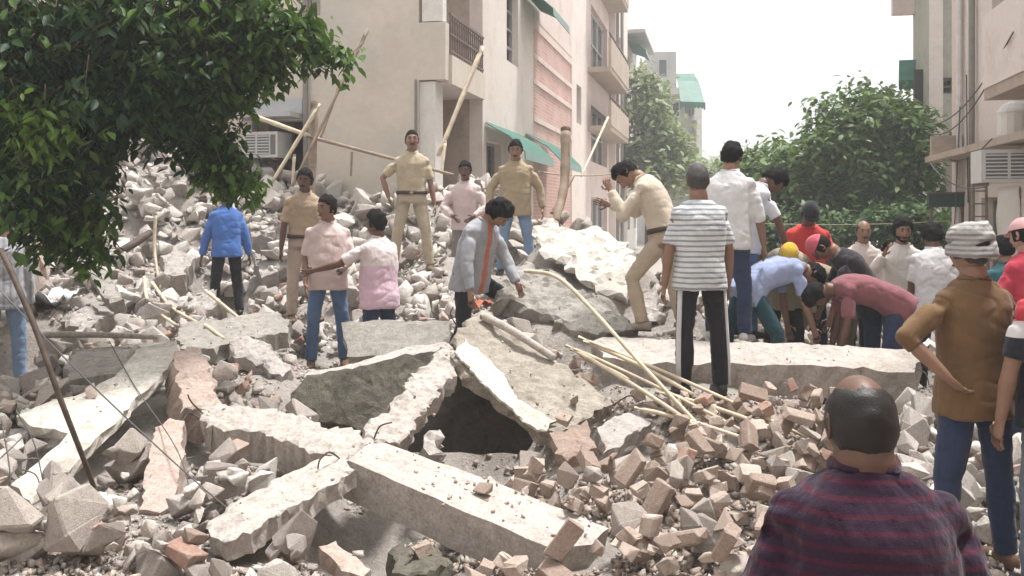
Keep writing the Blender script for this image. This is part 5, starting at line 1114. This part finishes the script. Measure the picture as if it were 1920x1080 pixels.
    st('balding man in white shirt facing the camera in the back row', 1617, 9.9, z=.0, yaw=172, h=1.66, lean=2, head=(4,0,0), shirt=CREAM, pants=BLACK, skin='mid', hair='bald', hairmat='hair_grey', beard=True)
    st('bearded man in white holding a phone to his face', 1690, 9.2, z=-.02, yaw=172, h=1.70, lean=2, head=(4,0,0), aR=((.55,.35,-.6),(-.45,.5,.9),(-.25,.45,.9)), aL=((-.2,.1,-1),(.1,.5,-.8)), shirt=fb('white_kurta', (.72,.68,.64)), pants=BLACK, skin='mid', hair='full', beard='full', hem=.2, extra=phone(1))
    st('dark haired man in white shirt, back turned, beside the headscarf', 1755, 8.6, z=-.02, yaw=-12, h=1.68, lean=10, head=(14,0,0), shirt=fb('white_shirt', (.70,.69,.70)), sleeve='short', pants=BLACK, skin='dark', hair='full', fat=1.1)
    st('man in teal shirt half hidden right of the headscarf', 1893, 7.6, z=0, yaw=10, h=1.55, lean=4, head=(10,0,0), shirt=fb('teal_shirt', (.04,.14,.16)), sleeve='short', pants=BLACK, skin='mid')
    st('person in red top and pink cap at the right edge', 1936, 6.6, z=0, yaw=20, h=1.70, lean=4, head=(6,0,0), aL=((-.45,.1,-1),(-.1,.4,-.9)), shirt=fb('crimson_top', (.50,.05,.085)), sleeve='short', pants=NAVY, skin='light', hat=('cap', fb('pale_pink_cap', (.62,.36,.36))), fat=1.1)
    st('man in brown shirt and grey headscarf standing hand on hip', 1828, 4.4, z=-.02, yaw=12, h=1.70, lean=1, head=(6,6,0), aL=((-.85,-.05,-.66),(.55,-.38,-.68),(.75,-.1,-.65)), aR=((.62,.12,-.75),(-.35,.45,-.8)), lL=((-.14,.03,-1),(-.10,-.02,-1)), lR=((.12,.0,-1),(.08,-.02,-1)), shirt=fb('brown_shirt', (.17,.10,.05)), sleeve='rolled', pants=NAVY, skin='mid', hair='crop', hairmat='hair_grey', fat=1.02, vox=.011, hem=.13, hat=('turban', fb('grey_scarf', (.26,.25,.245), stripe=(2, 40, (.42,.41,.40,1), .5))), shoe='shoe_brown')
    st('man in black tee with red shoulders cut by the right edge', 1990, 4.15, z=-.03, yaw=8, h=1.68, lean=2, aL=((-.32,.02,-1),(-.12,.12,-1)), shirt=fb('red_white_black_tee', (.025,.028,.038), zones=[(1.205,(.62,.60,.60)),(1.28,(.52,.06,.08))]), sleeve='short', pants=fb('greyish_jeans', (.16,.19,.24)), skin='mid', vox=.012, fat=1.05)
    st('balding man in purple striped polo in the right foreground, back turned', 1630, 2.0, z=-.262, yaw=-4, h=1.68, lean=4, head=(4,0,0), aL=((-.34,.02,-1),(-.1,.3,-1)), aR=((.34,.02,-1),(.1,.3,-1)), shirt=fb('purple_polo', (.032,.016,.034), stripe=(2, 31, (.062,.014,.030,1), .3), fold=.8), sleeve='long', pants=BLACK, skin='dark', hair='bald', fat=1.16, vox=.0085, hairmat='hair', hs_=1.02, nl_=.008)
    st('man in checked shirt and faded jeans at the left edge', 6, 8.3, z=.07, yaw=30, h=1.70, lean=6, head=(10,0,0), shirt=fb('checked_shirt', (.44,.44,.47), stripe=(0, 18, (.30,.31,.35,1), .4)), pants=JEAN_L, skin='mid')

# ---------------------------------------------------------------- poles, ropes and wires
def pole(pts, r, mat, label, cat='pole', name='bamboo_pole', group=None, n=7, knots=True, sag=0):
    c = curve_pts([P(*p) if len(p) == 3 and not isinstance(p, Vector) else p for p in pts], 12 if len(pts) == 2 else 8, sag)
    rs = [r*(1.12 if knots and i % 4 == 2 else 1)*(1-.25*i/len(c)) for i in range(len(c))]
    return tag(mk(name, *tube(c, rs, n), mat, None, True), label, cat, group)
def run_poles():
    pole([(985,508,7.6),(1045,520,7.2),(1110,580,6.8),(1200,680,6.3),(1312,800,5.85)], .018, M['bamboo'], 'long bent bamboo arching over the jagged slab', 'bamboo pole')
    G = 'bamboo poles lying over the brick heap'
    for i, (a, b, lab) in enumerate([((1072,655,6.9),(1305,800,5.75),'bamboo at the left of the bundle, dipping into the bricks'), ((1085,632,7.0),(1512,820,5.75),'longest bamboo of the bundle, reaching the purple shirted man'), ((1062,648,6.95),(1400,812,5.7),'middle bamboo of the bundle with a tan end'),
            ((1095,640,7.0),(1300,740,6.2),'short bamboo lying on top of the bundle'), ((1190,765,6.1),(1420,832,5.6),'lowest bamboo of the bundle near the bricks'), ((1075,668,6.85),(1180,712,6.5),'stub of bamboo at the upper end of the bundle'), ((1230,735,6.3),(1470,812,5.75),'thin bamboo between the two long ones')]):
        pole([a, b], .017-.002*(i % 3), M['bamboo'], lab, 'bamboo pole', group=G, sag=-.02)
    pole([(2,468,4.6),(60,600,4.45),(110,740,4.4),(160,870,4.5),(196,968,4.75)], .016, M['steel'], 'dark bent iron rod crossing the white slab at left', 'iron rod', 'iron_rod', knots=False)
    pole([(0,545,5.2),(150,700,5.0),(330,870,4.8),(470,990,4.5)], .005, M['wire'], 'thin cable slanting across the left foreground', 'cable', 'cable', n=5, knots=False)
    pole([(205,640,6.6),(250,720,6.2),(330,840,5.2),(360,940,4.9)], .004, M['wire'], 'thin wire hanging over the white slab\'s upper end', 'cable', 'cable', n=5, knots=False)
    for i, (a, b) in enumerate([((30,770,4.7),(80,900,4.6)), ((0,860,4.5),(60,800,4.8)), ((5,800,4.6),(18,1000,4.3)), ((40,880,4.6),(75,910,4.55))]): pole([a, ((a[0]+b[0])/2+8, (a[1]+b[1])/2-6, (a[2]+b[2])/2), b], .004, M['wire'], f'loose wire at the left edge, {["crossing the slab tip","lowest to the corner","nearly upright","short and bent"][i]}', 'cable', 'cable', n=5, knots=False)
    for i, (pts, lab) in enumerate([([(292,400,11.0),(290,470,10.9),(300,540,10.6)], 'pale strip hanging down the left heap'), ([(270,520,10.2),(280,570,9.6),(330,610,8.8)], 'pale curved lath above the grey slab, left'), ([(285,530,10.2),(320,575,9.5),(370,605,8.9)], 'pale curved lath above the grey slab, right'), ([(385,545,9.6),(450,598,9.0)], 'straight pale lath at the blue shirted man\'s foot'), ([(385,610,8.6),(420,635,8.2)], 'short pale lath on the grey slab')]):
        pole(pts, .022, M['bamboo'], lab, 'lath', 'wood_lath', knots=False, n=5)
    pole([(75,628,7.6),(180,628,7.5),(292,632,7.3)], .03, M['concrete_grey'], 'straight grey pipe lying over the short grey beam', 'pipe', 'pipe', knots=False)
    pole([(210,482,11.2),(250,458,11.4),(282,436,11.7)], .06, M['steel'], 'rusty pipe sticking out of the left heap', 'pipe', 'pipe', knots=False)
    pole([(905,592,6.95),(960,620,6.75),(1040,672,6.6)], .035, M['concrete'], 'pale bar along the upper edge of the tilted slab', 'bar', 'concrete_bar', knots=False, n=6)
    pole([(760,1060,4.3),(795,1020,4.5)], .006, M['steel'], 'rebar stub poking from the mossy block', 'iron rod', 'iron_rod', knots=False)
    for i, (pts, lab) in enumerate([([(640,862,5.02),(618,848,4.95),(600,862,4.9),(596,880,4.88)], 'bent rebar curling from the end of the mossy beam'), ([(700,826,5.5),(712,800,5.45),(735,792,5.4)], 'short rebar sticking up at the foot of the rough rib'), ([(380,790,5.95),(355,775,5.9),(340,790,5.8),(318,786,5.75)], 'rebar hook at the left end of the mossy beam'),
            ([(385,780,6.0),(360,755,5.9),(352,740,5.85)], 'straight rebar above the left end of the mossy beam'), ([(1150,760,6.3),(1180,742,6.2),(1200,752,6.1)], 'rebar stub at the right tip of the tilted slab'), ([(858,612,6.9),(845,590,6.85),(850,575,6.8)], 'rebar stub on the upper corner of the tilted slab'), ([(1714,690,6.85),(1735,700,6.75),(1742,722,6.7)], 'rebar bent from the right end of the long slab'),
            ([(400,1000,4.4),(375,1020,4.35),(350,1015,4.3)], 'rebar at the lower tip of the thin jagged slab')]):
        pole(pts, .006, M['steel'], lab, 'rebar', 'rebar', 'bent rebar', 5, False)
    for i, (px, py, d_, sz, c_, lab) in enumerate([(482,592,9.3,.30,(.35,.32,.50),'crumpled lilac cloth by the grey slab'), (505,612,9.0,.22,(.62,.62,.66),'white plastic bag below the lilac cloth'), (1745,640,6.6,.25,(.55,.52,.50),'grey plastic sheet beside the right end of the long slab'), (905,560,8.5,.2,(.45,.16,.10),'red rag behind the tilted slab\'s peak'), (1820,900,5.2,.28,(.66,.66,.66),'white plastic bag between the headscarf man\'s feet'), (100,545,9.4,.5,(.55,.57,.60),'pale plastic sheet on the slope above the left pipe')]):
        c = P(px, py, d_); gz_ = max(H(c.x, c.y), c.z-.1); V = []
        for j in range(10):
            for k in range(10):
                u_, v_ = (k/9-.5)*sz, (j/9-.5)*sz*.8; V.append((c.x+u_+.03*noise.noise((u_*9+i, v_*9, 1)), c.y+v_, gz_+.06+sz*.35*noise.noise((u_*7/sz*.4+i*3, v_*7/sz*.4, 2))+sz*.15*noise.noise((u_*18/sz*.4, v_*18/sz*.4+i, 5))))
        o = mk('cloth_scrap', V, [(j*10+k, j*10+k+1, (j+1)*10+k+1, (j+1)*10+k) for j in range(9) for k in range(9)], fb('scrap_%d' % i, c_), None, True); o.modifiers.new('thick', 'SOLIDIFY').thickness = .004; tag(o, lab, 'cloth')
    # scaffold by the cream house
    GS = 'bamboo scaffold at the cream house'
    for i, (a, b, r_, m_, lab) in enumerate([((590,190,13.2),(583,420,13.0),.06,'bamboo_dark','thick upright post of the scaffold'), ((690,55,13.3),(548,350,12.8),.028,'bamboo_dark','longest slanting scaffold pole, against the cream wall'), ((600,195,13.1),(508,345,12.8),.032,'bamboo','pale slanting scaffold pole across the dark opening'),
            ((640,150,13.35),(600,262,13.1),.022,'bamboo_dark','short slanting pole at the scaffold head'), ((440,205,13.4),(600,262,13.1),.04,'bamboo','pale pole running left from the scaffold joint'), ((575,255,13.1),(850,328,12.6),.028,'bamboo_dark','long pole running right from the scaffold joint to the policeman'),
            ((905,88,13.6),(822,292,13.0),.04,'bamboo','pale pole leaning under the balcony'), ((552,290,13.0),(548,350,12.9),.025,'bamboo','short upright stick left of the scaffold post'), ((835,265,13.0),(828,325,12.8),.025,'bamboo','short stick beside the leaning balcony pole')]):
        pole([a, b], r_, M[m_], lab, 'bamboo pole', group=GS)
    pole([(660,285,13.3),(658,330,13.3)], .02, M['bamboo_dark'], 'small stick on the cream wall above the slope', 'pole', 'wood_stick')
    pole([(1060,240,10.2),(1058,340,10.0),(1042,418,9.7)], .06, M['bamboo_dark'], 'leaning brown log standing in front of the brick house', 'log', 'wood_log')
    pole([(1035,400,9.8),(1075,330,10.1)], .025, M['bamboo_dark'], 'thin prop leaning against the brown log', 'pole', 'wood_stick')
    pole([(1010,322,12.5),(1160,324,14)], .012, M['rope'], 'rope tied between the brown log and the pink house', 'rope', 'rope', n=5, knots=False, sag=.05)
    pole([(1140,220,22),(1090,330,18)], .03, M['bamboo'], 'pale pole slanting before the balconied house', 'bamboo pole')
    pole([(1200,400,16),(1780,414,13)], .008, M['rope'], 'green rope stretched behind the crowd', 'rope', 'rope', n=5, knots=False, sag=.12)
    GW = 'overhead wires on the right house'
    for i, (a, b, sg) in enumerate([((1735,230,17.5),(1900,60,10),.35), ((1735,245,17.5),(1910,40,10),.5), ((1740,300,17.5),(1850,350,11),.2), ((1745,270,17),(1860,260,11.5),.3), ((1800,200,15),(1790,420,15),.05), ((1812,140,14),(1815,380,14),.02)]):
        pole([P(*a), P(*b)], .012, M['wire'], ['highest','second highest','lowest slanting','middle sagging','left upright','right upright'][i]+' loose wire by the right house', 'cable', 'cable', GW, 5, False, sg)
    for i, (px, d) in enumerate([(1302, 44)]): pole([(px,225,d),(px,400,d)], .12, M['pipe'], 'thin utility pole far down the street', 'utility pole', 'utility_pole', knots=False)
    # shop board and clutter right, behind the crowd
    e = empty('shop_board', P(1768, 385, 15.2), 'dark green shop board under the right street tree', 'sign')
    frontbox('board', M['shop'], e, 1742, 1808, 362, 388, 15.2, .08); frontbox('board_frame', M['rail'], e, 1740, 1810, 360, 363, 15.17, .13); mk('post', *tube([P(1746,388,15.25), Vector((P(1746,388,15.25).x, 15.25, 0))], .03, 6), M['rail'], e); mk('post', *tube([P(1804,388,15.25), Vector((P(1804,388,15.25).x, 15.25, 0))], .03, 6), M['rail'], e)
    e = empty('ladder', Vector((P(1835,400,12.5).x, 12.5, 0)), 'dark ladder frame leaning by the right house wall', 'ladder')
    for px in (1822, 1848): mk('rail', *tube([P(px,300,12.7), Vector((P(px,300,12.3).x, 12.2, 0))], .022, 6), M['bamboo_dark'], e)
    for k in range(9): py = 310+k*24; d_ = 12.65-.05*k; mk('rung', *tube([P(1822,py,d_), P(1848,py,d_)], .016, 5), M['bamboo_dark'], e)
M['shop'] = plain('dark_green_board', (.03,.07,.06), .6)
run_people(); run_poles()
scatter(); emit_pieces(); gravel()
print('PIECES', len(PIECES), 'OBJ', len(bpy.data.objects))
tot = 0
for o in bpy.data.objects:
    if o.type == 'MESH' and o.data.users == 1: tot += sum(len(p.vertices)-2 for p in o.data.polygons)
print('TRIS', tot)

# ---------------------------------------------------------------- dusty air
hz = NT('dusty_air'); hz.n.remove(hz.b); pv = hz.new('ShaderNodeVolumePrincipled'); pv.inputs['Color'].default_value = (.95,.95,.95,1); pv.inputs['Density'].default_value = .0045; pv.inputs['Anisotropy'].default_value = .2
hz.l(pv.outputs[0], hz.n['Material Output'].inputs['Volume'])
hb = bpy.data.objects.new('haze', mesh('haze', [(x, y, z) for z in (-2, 22) for x, y in ((-60,-20),(60,-20),(60,110),(-60,110))], BOXF, hz.m)); link(hb); tag(hb, 'pale dust and haze hanging over the whole street', 'haze', kind='stuff')
